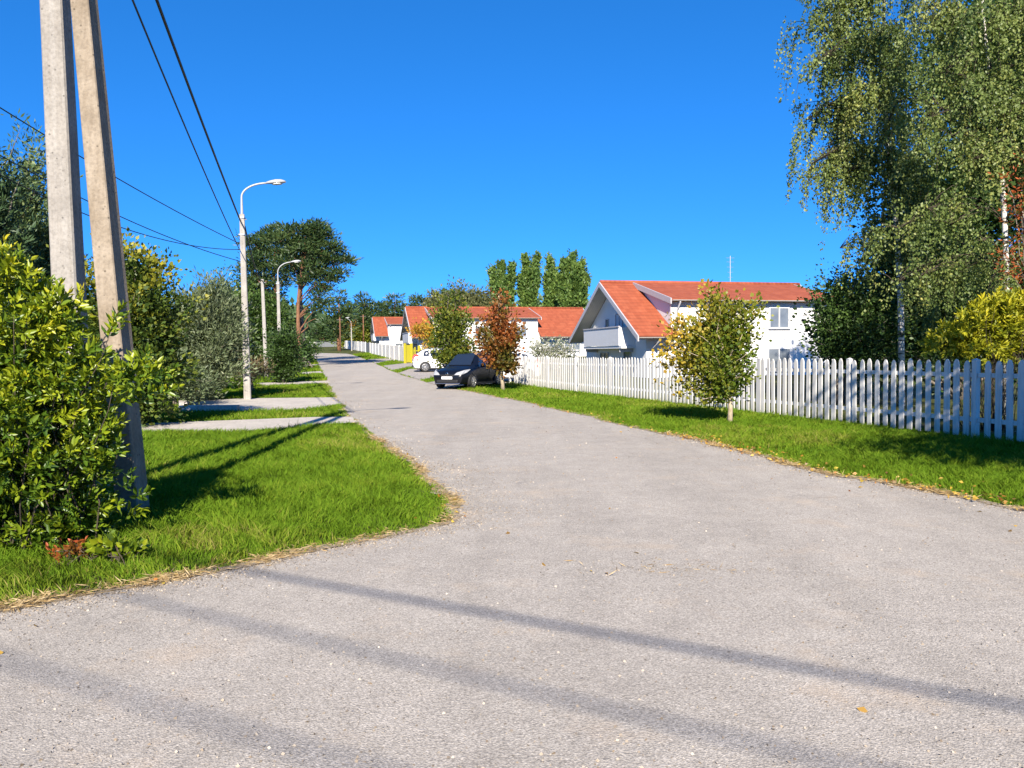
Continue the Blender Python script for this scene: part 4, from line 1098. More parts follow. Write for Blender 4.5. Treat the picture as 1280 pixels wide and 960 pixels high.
# -- left side hedge line
def gpz(u, Y):
    p = at(u, 450, Y); p[2] = float(zg(Y)); return p
def ldeco(name, label, cat, u, Y, items, **k):
    p = gpz(u, Y); return tree(name, label, cat, p, blobpx(Y, p, *items), **k)
ldeco('deciduous_tree', 'dense dark green tree with yellowing top, right behind the leaning concrete brace', 'tree', 165, 17.5,
      [(170, 350, 42, 40, 1.0), (150, 320, 26, 36, .8), (195, 385, 36, 40, 1.0), (165, 420, 62, 50, 1.2), (205, 440, 34, 46, 1.0), (150, 470, 60, 50, 1.1), (130, 380, 34, 60, 1.0), (200, 340, 20, 18, .5), (170, 505, 50, 30, 1.0)],
      leaf=.11, leafw=.07, spray=11, sub_n=9, per=13, spread=.17, mat='yellow_tree_leaf', trunk_r=.1, trunk_top=3.2, tint=(.0, .62), limbs=70, shell=.45,
      tfun=lambda p_, tv: np.clip(tv + .36 * np.clip((p_[:, 2] - 1.9) / 1.2, 0, 1) * (np.sin(p_[:, 0] * 4 + 1) * np.sin(p_[:, 2] * 5) > -.1), 0, 1))
ldeco('spruce_tree', 'tall blue-green tree behind the big concrete pole at the far left', 'tree', 40, 24.0,
      [(38, 200, 20, 34, .7), (42, 260, 38, 50, 1.1), (30, 330, 55, 60, 1.5), (60, 400, 60, 60, 1.5), (10, 420, 60, 70, 1.5), (55, 470, 60, 40, 1.4)],
      leaf=.17, leafw=.05, spray=10, sub_n=11, per=17, spread=.15, mat='spruce_needle', trunk_r=.16, trunk_top=6.5, tint=(.25, 1.0), limbs=120, up=.5)
ldeco('spruce_tree', 'darker conifer at the left edge of the picture beside the blue-green tree', 'tree', -12, 21.0,
      [(-8, 190, 22, 40, .8), (-14, 260, 36, 60, 1.1), (-25, 350, 60, 80, 1.5), (-20, 440, 60, 70, 1.5)],
      leaf=.17, leafw=.05, spray=9, sub_n=11, per=15, spread=.15, mat='spruce_needle', trunk_r=.16, trunk_top=5.8, tint=(.0, .5), limbs=100, up=.4)
ldeco('willow_shrub', 'grey-green willow-like bush left of the tall street lamp', 'shrub', 250, 27.5,
      [(255, 385, 34, 36, 1.2), (230, 400, 30, 40, 1.2), (280, 410, 30, 42, 1.2), (250, 440, 48, 40, 1.5), (285, 385, 20, 26, .8), (265, 355, 16, 16, .6), (225, 460, 34, 30, 1.1), (300, 430, 24, 36, 1.0), (245, 478, 40, 22, 1.1)],
      leaf=.17, leafw=.045, spray=12, sub_n=10, per=12, spread=.15, mat='olive_leaf', trunk_r=.06, trunk_top=2.2, tint=(.0, .95), limbs=110, up=1.0, parts=('stem', 'foliage'), stems=5)
ldeco('willow_shrub', 'smaller grey-green bush between the yellowing tree and the tall lamp', 'shrub', 222, 24.5,
      [(222, 470, 26, 24, .9), (240, 480, 26, 18, .9), (205, 462, 22, 30, .9)], leaf=.14, leafw=.045, spray=14, sub_n=9, per=12, spread=.13, mat='olive_leaf', trunk_r=.04, trunk_top=.8, tint=(.0, .6), limbs=60, up=.8, parts=('stem', 'foliage'), stems=4)
ldeco('deciduous_tree', 'dull green tree behind the willow-like bush and the slim bare pole', 'tree', 318, 64.0,
      [(318, 400, 24, 36, 2), (335, 405, 22, 34, 2), (300, 395, 24, 36, 2), (320, 435, 40, 24, 2.4), (345, 425, 16, 28, 1.8)], leaf=.26, leafw=.17, ncl=16, per=22, spread=.45, mat='dark_leaf', trunk_r=.12, trunk_top=4.4, tint=(.2, 1), limbs=30)
ldeco('round_shrub', 'dark green round bush at the foot of the slim bare pole', 'shrub', 354, 40.5,
      [(352, 436, 20, 30, .95), (362, 440, 16, 26, .8), (345, 455, 15, 20, .8), (360, 462, 18, 16, .8), (356, 416, 10, 12, .5)], leaf=.12, leafw=.07, spray=16, sub_n=9, per=11, spread=.14, mat='dark_leaf', trunk_r=.05, trunk_top=1.7, tint=(.0, .85), limbs=60, parts=('stem', 'foliage'), stems=3)
ldeco('dry_shrub', 'low dry brown shrub beside the tall street lamp', 'shrub', 312, 33.0,
      [(314, 462, 16, 12, .7), (298, 460, 10, 14, .7), (325, 466, 10, 10, .6)], leaf=.14, leafw=.03, ncl=60, per=16, spread=.16, mat='dry_leaf', trunk_r=.03, trunk_top=.7, tint=(0, 1), limbs=60, shell=.3, up=.8, parts=('stem', 'foliage'), stems=5)
for u, Y, its, lab in ((385, 70, [(380, 442, 9, 12, 1.2), (372, 438, 9, 16, 1.2)], 'dull green bush far up the left verge under the pines'),
                       (390, 58, [(366, 446, 10, 12, .8), (374, 450, 8, 8, .6)], 'low green bush behind the dark round bush on the left verge'),
                       (372, 88, [(376, 430, 12, 12, 1.5), (390, 434, 8, 6, 1.2), (362, 425, 14, 18, 1.6)], 'leafy bush at the bend of the street behind the pines')):
    ldeco('verge_shrub', lab, 'shrub', u, Y, its, leaf=.2, leafw=.12, ncl=22, per=18, spread=.3, mat='dark_leaf', trunk_r=.05, trunk_top=1.2, tint=(.1, .95), limbs=16, parts=('stem', 'foliage'), stems=3)
# hedge further left behind everything: separate bushes so no sky shows under the trees
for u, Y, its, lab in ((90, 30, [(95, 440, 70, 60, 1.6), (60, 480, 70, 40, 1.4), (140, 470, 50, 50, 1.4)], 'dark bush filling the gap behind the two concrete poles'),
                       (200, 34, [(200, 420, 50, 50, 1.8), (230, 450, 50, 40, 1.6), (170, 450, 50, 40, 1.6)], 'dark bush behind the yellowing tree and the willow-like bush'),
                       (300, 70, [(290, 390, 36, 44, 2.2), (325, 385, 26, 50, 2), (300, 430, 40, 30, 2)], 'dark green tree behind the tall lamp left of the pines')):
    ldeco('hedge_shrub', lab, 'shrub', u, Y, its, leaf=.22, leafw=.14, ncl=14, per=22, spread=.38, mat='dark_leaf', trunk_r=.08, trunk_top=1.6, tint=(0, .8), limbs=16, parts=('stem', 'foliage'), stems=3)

# -- pines
def pine(label, u, vb, Y, trunk_v, pads, tr=.2, group=None, bend=0, bark='pinebark', ncl=11, tint=(.1, .95), bare=(), leaf=.34, cat='tree'):
    base = gpz(u, Y); t = empty('pine_tree', base, label=label, cat=cat, group=group)
    B = blobpx(Y, base, *pads)
    P_, A_, T_ = [], [], []; m = MB()
    topz = float(at(u, trunk_v, Y)[2] - base[2])
    xt = float(at(u + bend, trunk_v, Y)[0] - base[0])
    tp = [np.array([xt * q ** 1.5 + .12 * math.sin(q * 7 + u), .1 * math.sin(q * 5), topz * q - .1 * (q == 0)]) for q in np.linspace(0, 1, 9)]
    m.tube(tp, [tr * (1 - .7 * q) for q in np.linspace(0, 1, 9)], 9)
    for b in B:
        c = np.array(b[:3]); r = np.array(b[3:6])
        n = max(6, int(ncl * (r[0] * r[1] + r[0] * r[2] + r[1] * r[2]) ** .9)); d = sph(n); cs = c + d * r * (.45 + .55 * rng.random(n))[:, None] ** .6
        for ci, di in zip(cs, d):
            k = 30; g = rng.normal(size=(k, 3)) * (np.array([.3, .3, .12]) if Y < 100 else np.array([.55, .55, .22])); P_.append(ci + g)
            A_.append(unit(g * [1, 1, .8] + di * .25 + rng.normal(size=(k, 3)) * .3 + [0, 0, .35])); T_.append(tint[0] + (tint[1] - tint[0]) * np.clip(.5 * rng.random() + .5 * rng.random(k), 0, 1))
        q = np.clip(c[2] / topz * .82, .2, .97); j = min(8, int(q * 8)); limb(m, tp[j], c, max(.03, tr * .45 * (1.1 - q)), .025, .06, 6, 6)
        for ci in cs[:5]: limb(m, c, ci, .03, .012, .05, 5, 4)
    for (uu, vv) in bare:
        e = at(uu, vv, Y) - base; q = np.clip(e[2] / topz * .9, .2, .95); limb(m, tp[int(q * 8)], e, .06, .015, .08, 6, 6)
    P_ = np.concatenate(P_); A_ = np.concatenate(A_); s = .7 + .6 * rng.random(len(P_))
    leaves('crown', P_, A_, leaf * s, leaf * .26 * s, np.concatenate(T_), 'pine_needle', t)
    m.build('trunk', bark, t, smooth=True, fix=False)
pine('broad old pine with an orange trunk and layered crown leaning over the street', 372, 425, 60, 296,
     [(352, 302, 20, 7, 2), (372, 290, 20, 6, 1.8), (392, 287, 14, 5, 1.3), (398, 281, 7, 4, .8), (405, 297, 12, 4, 1.2), (385, 303, 20, 6, 1.8), (412, 309, 12, 4, 1.1), (378, 316, 26, 6, 2), (410, 322, 16, 4, 1.3), (424, 325, 14, 4, 1.1), (433, 327, 6, 3, .8), (418, 312, 10, 4, 1), (393, 332, 18, 5, 1.5), (420, 341, 13, 4, 1.1), (404, 290, 8, 4, 1), (365, 330, 18, 6, 1.6), (402, 346, 14, 4, 1.3), (416, 351, 8, 3, .8), (384, 350, 10, 4, 1), (408, 360, 8, 3, .8), (396, 372, 7, 4, .8), (392, 388, 6, 4, .7), (400, 380, 5, 3, .6)], tr=.2, bend=8, bare=((402, 385), (395, 398), (380, 352), (360, 345)))
pine('pine with a dense dark crown in the left half of the pine group', 345, 425, 66, 300,
     [(335, 298, 18, 7, 2), (320, 312, 14, 8, 1.8), (350, 290, 14, 6, 1.6), (328, 326, 20, 7, 2), (315, 338, 12, 8, 1.4), (350, 318, 18, 6, 1.8), (342, 338, 18, 6, 1.6), (325, 352, 16, 7, 1.6), (352, 352, 10, 5, 1.2), (318, 370, 12, 8, 1.4), (336, 372, 12, 6, 1.2), (312, 300, 8, 5, 1)], tr=.2)
pine('pine with a thin grey lower trunk at the right of the pine group', 378, 425, 72, 310,
     [(382, 306, 20, 7, 2), (394, 320, 18, 6, 1.8), (378, 328, 20, 6, 1.8), (392, 342, 14, 5, 1.4), (372, 342, 12, 5, 1.2), (400, 362, 8, 4, 1)], tr=.22, bark='bark')
k = 0
for u, Y, pads, lab in ((424, 128, [(424, 372, 8, 7), (420, 384, 14, 8), (428, 392, 16, 8), (418, 402, 15, 8), (430, 408, 16, 8), (422, 418, 14, 7)], 'far dark pine just right of the big pine group'),
                        (456, 150, [(456, 374, 8, 6), (460, 383, 15, 7), (450, 390, 14, 8), (464, 396, 13, 8), (454, 403, 17, 8), (462, 412, 16, 8), (450, 416, 12, 8)], 'far pine with a broad crown behind the orange autumn bush'),
                        (494, 160, [(494, 374, 7, 6), (491, 383, 13, 6), (498, 390, 13, 7), (488, 396, 14, 7), (496, 403, 14, 8)], 'far pointed pine directly behind the farthest house'),
                        (478, 175, [(477, 384, 7, 6), (474, 392, 9, 7), (480, 400, 11, 8), (474, 408, 11, 8)], 'small far pine between two larger ones left of the farthest house'),
                        (405, 170, [(405, 408, 12, 9), (396, 416, 10, 8), (412, 416, 12, 8), (402, 425, 14, 7)], 'low far pine at the end of the street above the dark fence'),
                        (438, 165, [(437, 386, 8, 7), (438, 396, 12, 8), (436, 408, 14, 9), (442, 418, 14, 8)], 'far pine squeezed between two broader pines over the street end'),
                        (523, 165, [(522, 376, 10, 6), (530, 382, 14, 8), (518, 388, 13, 8), (527, 396, 15, 8)], 'far pine peeping over the left end of the long terrace')):
    pine(lab, u, 430, Y, min(p[1] for p in pads) + 7, pads, tr=.3, ncl=2.1 if Y > 120 else 4, leaf=.75, group=None)
# -- poplars and pale trees beyond the terrace
def poplar(label, u, vt, hw_, Y, plumes):
    base = gpz(u, Y); t = empty('poplar_tree', base, label=label, cat='tree', group=None)
    P_, A_, T_ = [], [], []; m = MB()
    for du, dvt, w_ in plumes:
        b = at(u + du * .35, 405, Y) - base; tp_ = at(u + du, vt + dvt, Y) - base
        tp_[1] += rng.normal() * .6
        nb = 46; wm = w_ * Y / F; ax_ = tp_ - b; Ln = np.linalg.norm(ax_)
        for i in range(nb):
            q0 = rng.random() ** .9 * .93; an = rng.random() * 6.28; ln = Ln * rng.uniform(.16, .30) * (1.05 - q0 * .75)
            s0 = b + ax_ * q0; out = np.array([math.cos(an), math.sin(an), 0]); e0 = s0 + out * wm * rng.uniform(.35, 1.2) * (1.05 - q0 * .8) + ax_ / Ln * ln
            n = 62; q = rng.random(n); c = s0 + (e0 - s0) * q[:, None] + rng.normal(size=(n, 3)) * np.array([.26, .26, .3])
            P_.append(c); A_.append(unit(rng.normal(size=(n, 3)) * .5 + unit(e0 - s0))); T_.append(np.clip(.1 + .45 * rng.random() + .45 * rng.random(n), 0, 1))
        m.tube([np.array([0, 0, 0]), b * .6 + [0, 0, 1], b, tp_], [.3, .22, .15, .02], 6)
    P_ = np.concatenate(P_); s = .7 + .6 * rng.random(len(P_))
    leaves('crown', P_, np.concatenate(A_), .5 * s, .30 * s, np.concatenate(T_), 'poplar_leaf', t)
    m.build('trunk', 'bark', t, smooth=True, fix=False)
poplar('leftmost poplar behind the terrace, its crown split into three separate spires', 628, 327, 17, 130, [(-13, 8, 7), (-2, 2, 8), (13, 4, 7), (4, 22, 9), (-8, 28, 8)])
poplar('poplar with two close spires, left of the narrowest poplar', 663, 319, 15, 132, [(-6, 2, 8), (8, 1, 9), (-12, 24, 7), (2, 18, 9)])
poplar('narrowest single-spired poplar behind the terrace', 688, 322, 9, 134, [(0, 0, 7), (4, 16, 6), (-4, 22, 6)])
poplar('broadest poplar, right beside the balcony house roof', 716, 317, 22, 128, [(0, 0, 9), (-12, 10, 9), (12, 9, 9), (18, 24, 8), (-18, 28, 7), (5, 20, 11)])
for u, Y, its, lab in ((575, 120, [(572, 372, 16, 14), (560, 378, 12, 12), (585, 376, 12, 12)], 'pale thin-leaved tree behind the terrace roof, above the olive-green young tree'),
                       (600, 118, [(600, 374, 12, 14), (592, 380, 12, 10), (608, 382, 12, 10)], 'pale yellowish tree behind the terrace roof, left of the poplars'),
                       (552, 130, [(550, 372, 12, 10), (542, 380, 12, 10), (556, 384, 12, 10)], 'sparse olive tree behind the terrace roof, right of the far pines')):
    ldeco('pale_tree', lab, 'tree', u, Y, its, leaf=.36, leafw=.22, spray=4.5, sub_n=9, per=7, spread=.5, mat='hazy_leaf', trunk_r=.22, trunk_top=9, tint=(0, .9), limbs=60, up=.6)
ldeco('garden_tree', 'green tree top between the terrace and the balcony house eaves', 'tree', 700, 95, [(700, 408, 10, 8), (690, 414, 8, 8)], leaf=.3, leafw=.2, ncl=6, per=20, spread=.5, mat='dark_leaf', trunk_r=.15, trunk_top=4, tint=(.2, 1), limbs=10)

# -- weeping birches on the right
def birch(label, base, H, trunk_pts, tr, boughs, strands, leaf=.06, tint=(.05, .95), dens=1.0, slen=(.7, 2.4), more=0):
    """boughs: list of (x,y,z, spread radius, weight) relative to base: strands hang from around them"""
    t = empty('weeping_birch', base, label=label, cat='tree', group=None)
    m = MB(); tp = [np.array(p, float) for p in trunk_pts]; m.tube(tp, [tr * (1 - .85 * i / (len(tp) - 1)) + .01 for i in range(len(tp))], 10)
    tz = np.array([p[2] for p in tp])
    P_, A_, T_ = [], [], []; mbr = MB()
    boughs = list(boughs)
    for _ in range(more):
        h_ = rng.uniform(2.2, 10.5); an_ = rng.uniform(math.pi * 1.0, math.pi * 2.0); ln_ = rng.uniform(.6, 1.9) * (1.15 - .04 * h_); jj = int(np.clip(np.searchsorted(tz, h_), 0, len(tp) - 1))
        boughs.append((tp[jj][0] + math.cos(an_) * ln_, tp[jj][1] + math.sin(an_) * ln_, h_, .55, 1.0))
    W = np.array([b[4] for b in boughs], float); W /= W.sum()
    for b, w_ in zip(boughs, W):
        c = np.array(b[:3], float)
        j = int(np.clip(np.searchsorted(tz, c[2] - .9), 1, len(tp) - 1)); a = tp[j]
        d = c - a; pts = [a + d * q + np.array([0, 0, .28 * np.linalg.norm(d) ** .6 * math.sin(math.pi * q ** .8)]) for q in np.linspace(0, 1, 7)]
        mbr.tube(pts, list(np.linspace(max(.016, tr * .25), .006, 7)), 6)
        n = int(strands * w_)
        bt = rng.random()
        for k in range(n):
            if k % 11 == 0:
                qb = rng.uniform(.30, 1.06); fb = min(5, int(qb * 6)); bc = pts[fb] + (pts[fb + 1] - pts[fb]) * (qb * 6 - fb)
                bc = bc + rng.normal(size=3) * b[3] * np.array([.42, .42, .12]) * (.35 + .65 * qb)
                bl_ = slen[0] + (slen[1] - slen[0]) * rng.random() ** 1.2; bt2 = rng.random()
            s0 = bc + rng.normal(size=3) * np.array([.12, .12, .14])
            ln = bl_ * rng.uniform(.55, 1.1); ln = min(ln, max(.4, s0[2] - .5))
            nn = int(ln / .032 * dens); q = np.sort(rng.random(nn))
            sw = rng.normal(size=2) * .06; out = unit(np.array([s0[0] - tp[j][0], s0[1] - tp[j][1], 0.]))
            x = s0 + np.stack([out[0] * .3 * np.sin(q * 1.57) + sw[0] * q, out[1] * .3 * np.sin(q * 1.57) + sw[1] * q, .10 * np.sin(q * 3.1) - q * ln], 1) + rng.normal(size=(nn, 3)) * np.array([.038, .038, .03])
            P_.append(x); A_.append(unit(rng.normal(size=(nn, 3)) * .5 + [0, 0, -.8])); st = rng.random()
            T_.append(tint[0] + (tint[1] - tint[0]) * np.clip(.2 * bt + .45 * bt2 + .05 * st + .3 * rng.random(nn), 0, 1))
            if k % 16 == 0: mbr.tube([s0 + (out * .3 * math.sin(qq * 1.57) + np.array([sw[0] * qq, sw[1] * qq, .1 * math.sin(qq * 3.1) - qq * ln])) for qq in (0, .33, .66, 1)], .004, 4, False)
            if k % 9 == 0: limb(mbr, c, s0, .012, .006, .05, 4, 3)
    P_ = np.concatenate(P_); s = .65 + .7 * rng.random(len(P_))
    leaves('crown', P_, np.concatenate(A_), leaf * s, leaf * .68 * s, np.concatenate(T_), 'birch_leaf', t)
    m.build('trunk', 'birch', t, smooth=True, fix=False)
    mbr.build('branches', 'darkbark', t, smooth=True, fix=False)
    return t
def bough(Y, base, u, v, r, w_, dY=0):
    p = at(u, v, Y + dY) - base; return (*p, r, w_)
Yb = 21.5; bA = gpz(1128, Yb)
tA = [np.array(at(u, v, Yb) - bA) for u, v in ((1128, 470), (1126, 380), (1122, 300), (1112, 200), (1106, 140), (1104, 60), (1106, -30), (1110, -110), (1112, -190))]
tA[0] = np.array([0, 0, -.1])
boA = [bough(Yb, bA, *q) for q in ((1018, -20, .5, 1.3), (1016, 30, .5, 1.5, .3), (1012, 85, .5, 1.5, -.2), (1008, 150, .5, 1.6, .2), (1014, 205, .5, 1.4, -.1), (1060, -60, .6, 1.2), (1105, 40, .6, 1.2, -.7), (1112, 150, .6, 1.1, -.7), (1120, 220, .6, 1, -.6), (1070, -120, 1.1, 1.6), (1120, -150, 1.3, 1.4), (1045, 0, .75, 1.5), (1080, 10, 1.0, 2), (1035, 70, .6, 1.2, -.4), (1040, 130, .75, 1.7, .3), (1075, 110, .9, 2.2, -.5), (1115, 90, .9, 1.8), (1028, 195, .55, 1.5, .2), (1060, 215, .75, 1.8, -.3), (1095, 200, .9, 1.9), (1140, 160, .9, 1.7, .5), (1130, 30, 1.0, 1.8), (1105, 270, .8, 1.4, .4), (1050, 310, .6, .9), (1140, 240, .8, 1.2, .6), (1090, -60, 1.1, 1.5), (1160, -60, 1.1, 1.5))]
birch('weeping birch with long hanging strands on the sky side, behind the picket fence', bA, 13, tA, .08, boA, 2500, leaf=.075, dens=.9, slen=(.6, 2.2), more=6)
Yc = 18.0; bB = gpz(1258, Yc)
tB = [np.array(at(u, v, Yc) - bB) for u, v in ((1258, 480), (1258, 340), (1256, 280), (1252, 215), (1244, 160), (1238, 100), (1231, 40), (1225, -30), (1220, -120), (1218, -220))]
tB[0] = np.array([0, 0, -.1])
boB = [bough(Yc, bB, *q) for q in ((1240, 40, .5, .9, -.7), (1262, 120, .45, .7, -.7), (1245, 190, .4, .6, -.6), (1285, 130, .5, .8, -.6), (1300, 220, .6, .8, -.4), (1240, 350, .5, .6, .6), (1200, -150, 1.2, 1.6), (1280, -130, 1.2, 1.4), (1160, 10, .8, 1.6, -.3), (1210, 20, .9, 1.8, -.6), (1270, 10, .9, 1.5, -.3), (1180, 90, .8, 1.8, -.5), (1225, 110, .7, 1.5, -.8), (1280, 100, .8, 1.3), (1310, 60, 1.0, 1.2), (1190, 170, .75, 1.5, -.6), (1155, 150, .6, 1.0, -.2), (1285, 190, .7, 1.0, .5), (1215, 200, .6, 1.1, -.5), (1125, 285, .55, 1.2, -.5), (1160, 260, .6, 1.3, -.6), (1190, 280, .6, 1.3, -.6), (1120, 355, .45, .9, -.4), (1150, 345, .5, 1.0, -.5), (1190, 350, .5, 1.0, -.3), (1230, 300, .5, .9, -.2), (1220, -60, 1.1, 1.6), (1330, 200, 1.0, 1.2), (1330, -20, 1.2, 1.2), (1160, -80, 1.0, 1.4))]
birch('weeping birch with a white trunk showing through its leaves at the right edge', bB, 13, tB, .06, boB, 2700, leaf=.066, dens=1.0, tint=(.08, 1.0), slen=(.35, 1.15), more=16)
Yd = 24.0; bC = gpz(1200, Yd)
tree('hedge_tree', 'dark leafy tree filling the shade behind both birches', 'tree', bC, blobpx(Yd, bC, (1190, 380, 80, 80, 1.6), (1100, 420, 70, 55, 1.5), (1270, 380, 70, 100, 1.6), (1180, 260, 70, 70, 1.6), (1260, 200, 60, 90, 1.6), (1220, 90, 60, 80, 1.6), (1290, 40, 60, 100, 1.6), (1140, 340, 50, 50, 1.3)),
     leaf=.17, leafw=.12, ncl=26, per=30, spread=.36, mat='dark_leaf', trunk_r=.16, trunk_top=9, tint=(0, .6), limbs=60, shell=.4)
pD = gpz(1050, 22.5)
tree('garden_shrub', 'dark arching bush at the foot of the sky-side birch, next to the balcony house', 'shrub', pD, blobpx(22.5, pD, (1055, 395, 42, 40, 1.0), (1085, 430, 50, 35, 1.1), (1030, 365, 24, 24, .7), (1030, 410, 18, 34, .6), (1075, 360, 36, 30, .9), (1112, 415, 34, 40, .8), (1120, 375, 26, 30, .7)),
     leaf=.10, leafw=.06, spray=15, sub_n=9, per=10, spread=.17, mat='dark_leaf', trunk_r=.06, trunk_top=2.4, tint=(.05, .9), limbs=90, up=-.1, droop=.1, parts=('stem', 'foliage'), stems=4)
pE = gpz(1235, 14.9)
gC, gD = [], []
for (u, v), (du, dv) in (((1152, 430), (-1, .3)), ((1165, 420), (-1, -.1)), ((1178, 405), (-.8, -.5)), ((1200, 392), (-.6, -.8)), ((1225, 372), (-.3, -1)), ((1250, 362), (.1, -1)), ((1272, 365), (.3, -1)), ((1180, 445), (-.8, .6)), ((1205, 455), (-.5, .8)), ((1232, 458), (-.2, 1)), ((1255, 455), (.2, 1)), ((1215, 384), (-.5, -.8)), ((1262, 378), (.2, -.9)), ((1190, 420), (-1, .2)), ((1160, 440), (-1, .5))):
    for k_ in range(6):
        t_ = k_ / 6; e = at(u - du * 26 * t_ + rng.normal() * 3, v - dv * 26 * t_ + rng.normal() * 3, 14.9 - .5 + .15 * rng.normal()) - pE
        gC.append(e); gD.append((du, -.4, -dv))
gold_extra = (np.array(gC), unit(np.array(gD, float)))
rosette_shrub('golden_shrub', 'bright yellow-green shrub leaning over the picket fence at right', pE, blobpx(14.9, pE, (1240, 410, 45, 32, .5), (1265, 395, 40, 26, .5), (1195, 425, 32, 18, .35), (1225, 440, 50, 20, .4), (1275, 425, 30, 30, .4), (1165, 432, 14, 8, .2), (1240, 385, 22, 14, .3)), 1000, 'bright_leaf', L=.14, W=.042, per=12, tint_top=3.0, tint0=-.05, extra=gold_extra)
pF = gpz(1300, 15.6)
tree('rowan_tree', 'rowan with orange-red leaf sprays at the right edge in front of the white birch trunk', 'tree', pF, blobpx(15.6, pF, (1262, 222, 8, 8, .3), (1276, 245, 12, 10, .3), (1258, 316, 12, 6, .3), (1276, 300, 10, 8, .25), (1266, 330, 8, 5, .2), (1285, 270, 14, 20, .4), (1278, 335, 8, 12, .3), (1300, 240, 25, 50, .5), (1300, 330, 30, 40, .5)),
     leaf=.085, leafw=.03, ncl=70, per=7, spread=.14, mat='rowan_leaf', trunk_r=.05, trunk_top=4.4, tint=(.1, 1), limbs=30, shell=.3)
# a tree on the near side of the lane, right of the viewpoint, whose shade falls on the fence
kk = 1 / math.tan(SUN_EL)
for (u, v, hh, r, lab) in ((1175, 505, 4.6, 1.5, 'tall roadside tree right of the viewpoint whose shade falls on the picket fence'),):
    bq = np.array([9.2, 5.6, 0])
    tree('roadside_tree', lab, 'tree', bq, [(-2.0, 2.2, 6.6, .85, .8, .7), (-3.2, .1, 4.3, 1, .8, .6), (-3.4, 0, 3.4, .8, .7, .4), (-1.2, 0, 4.2, 1.6, 1.2, .8), (-2.6, -.4, 3.9, 1.1, .9, .6), (.6, .2, 4.6, 1.7, 1.3, 1.0), (2.2, .2, 4.4, 1.5, 1.2, 1.0), (-.4, .2, 5.9, 1.6, 1.3, .9), (1.4, 0, 6.4, 1.5, 1.2, 1.0), (-2.0, -.2, 5.3, 1.0, .9, .5), (0, -.6, 3.2, 1.6, 1.0, .5), (2.6, -.4, 3.2, 1.2, .9, .5)],
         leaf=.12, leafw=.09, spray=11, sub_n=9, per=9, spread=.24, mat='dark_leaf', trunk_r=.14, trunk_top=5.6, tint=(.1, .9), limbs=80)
# -- far wood closing the horizon
def far_wood():
    xs_ = []; n = 5200
    ang = rng.uniform(R(-62), R(62), n); Y = 235 + 50 * rng.random(n)
    X = np.tan(ang) * Y
    hh = 7 + 5 * rng.random(n) + 2.5 * np.sin(X / 19) + 2 * np.sin(X / 7.3)
    k = 16; idx = np.repeat(np.arange(n), k)
    c = np.stack([X[idx], Y[idx], 3.8 + hh[idx] * rng.random(len(idx)) ** .7], 1) + rng.normal(size=(len(idx), 3)) * [1.8, 1.8, .5]
    a = unit(rng.normal(size=c.shape) + [0, 0, .5]); s = .7 + .7 * rng.random(len(idx))
    tag(leaves('far_wood', c, a, 2.2 * s, 1.4 * s, .2 + .6 * rng.random(n)[idx] * rng.random(len(idx)), 'spruce_needle'), 'distant dark tree line closing the horizon behind the street and houses', 'woodland', None, 'stuff')
far_wood()

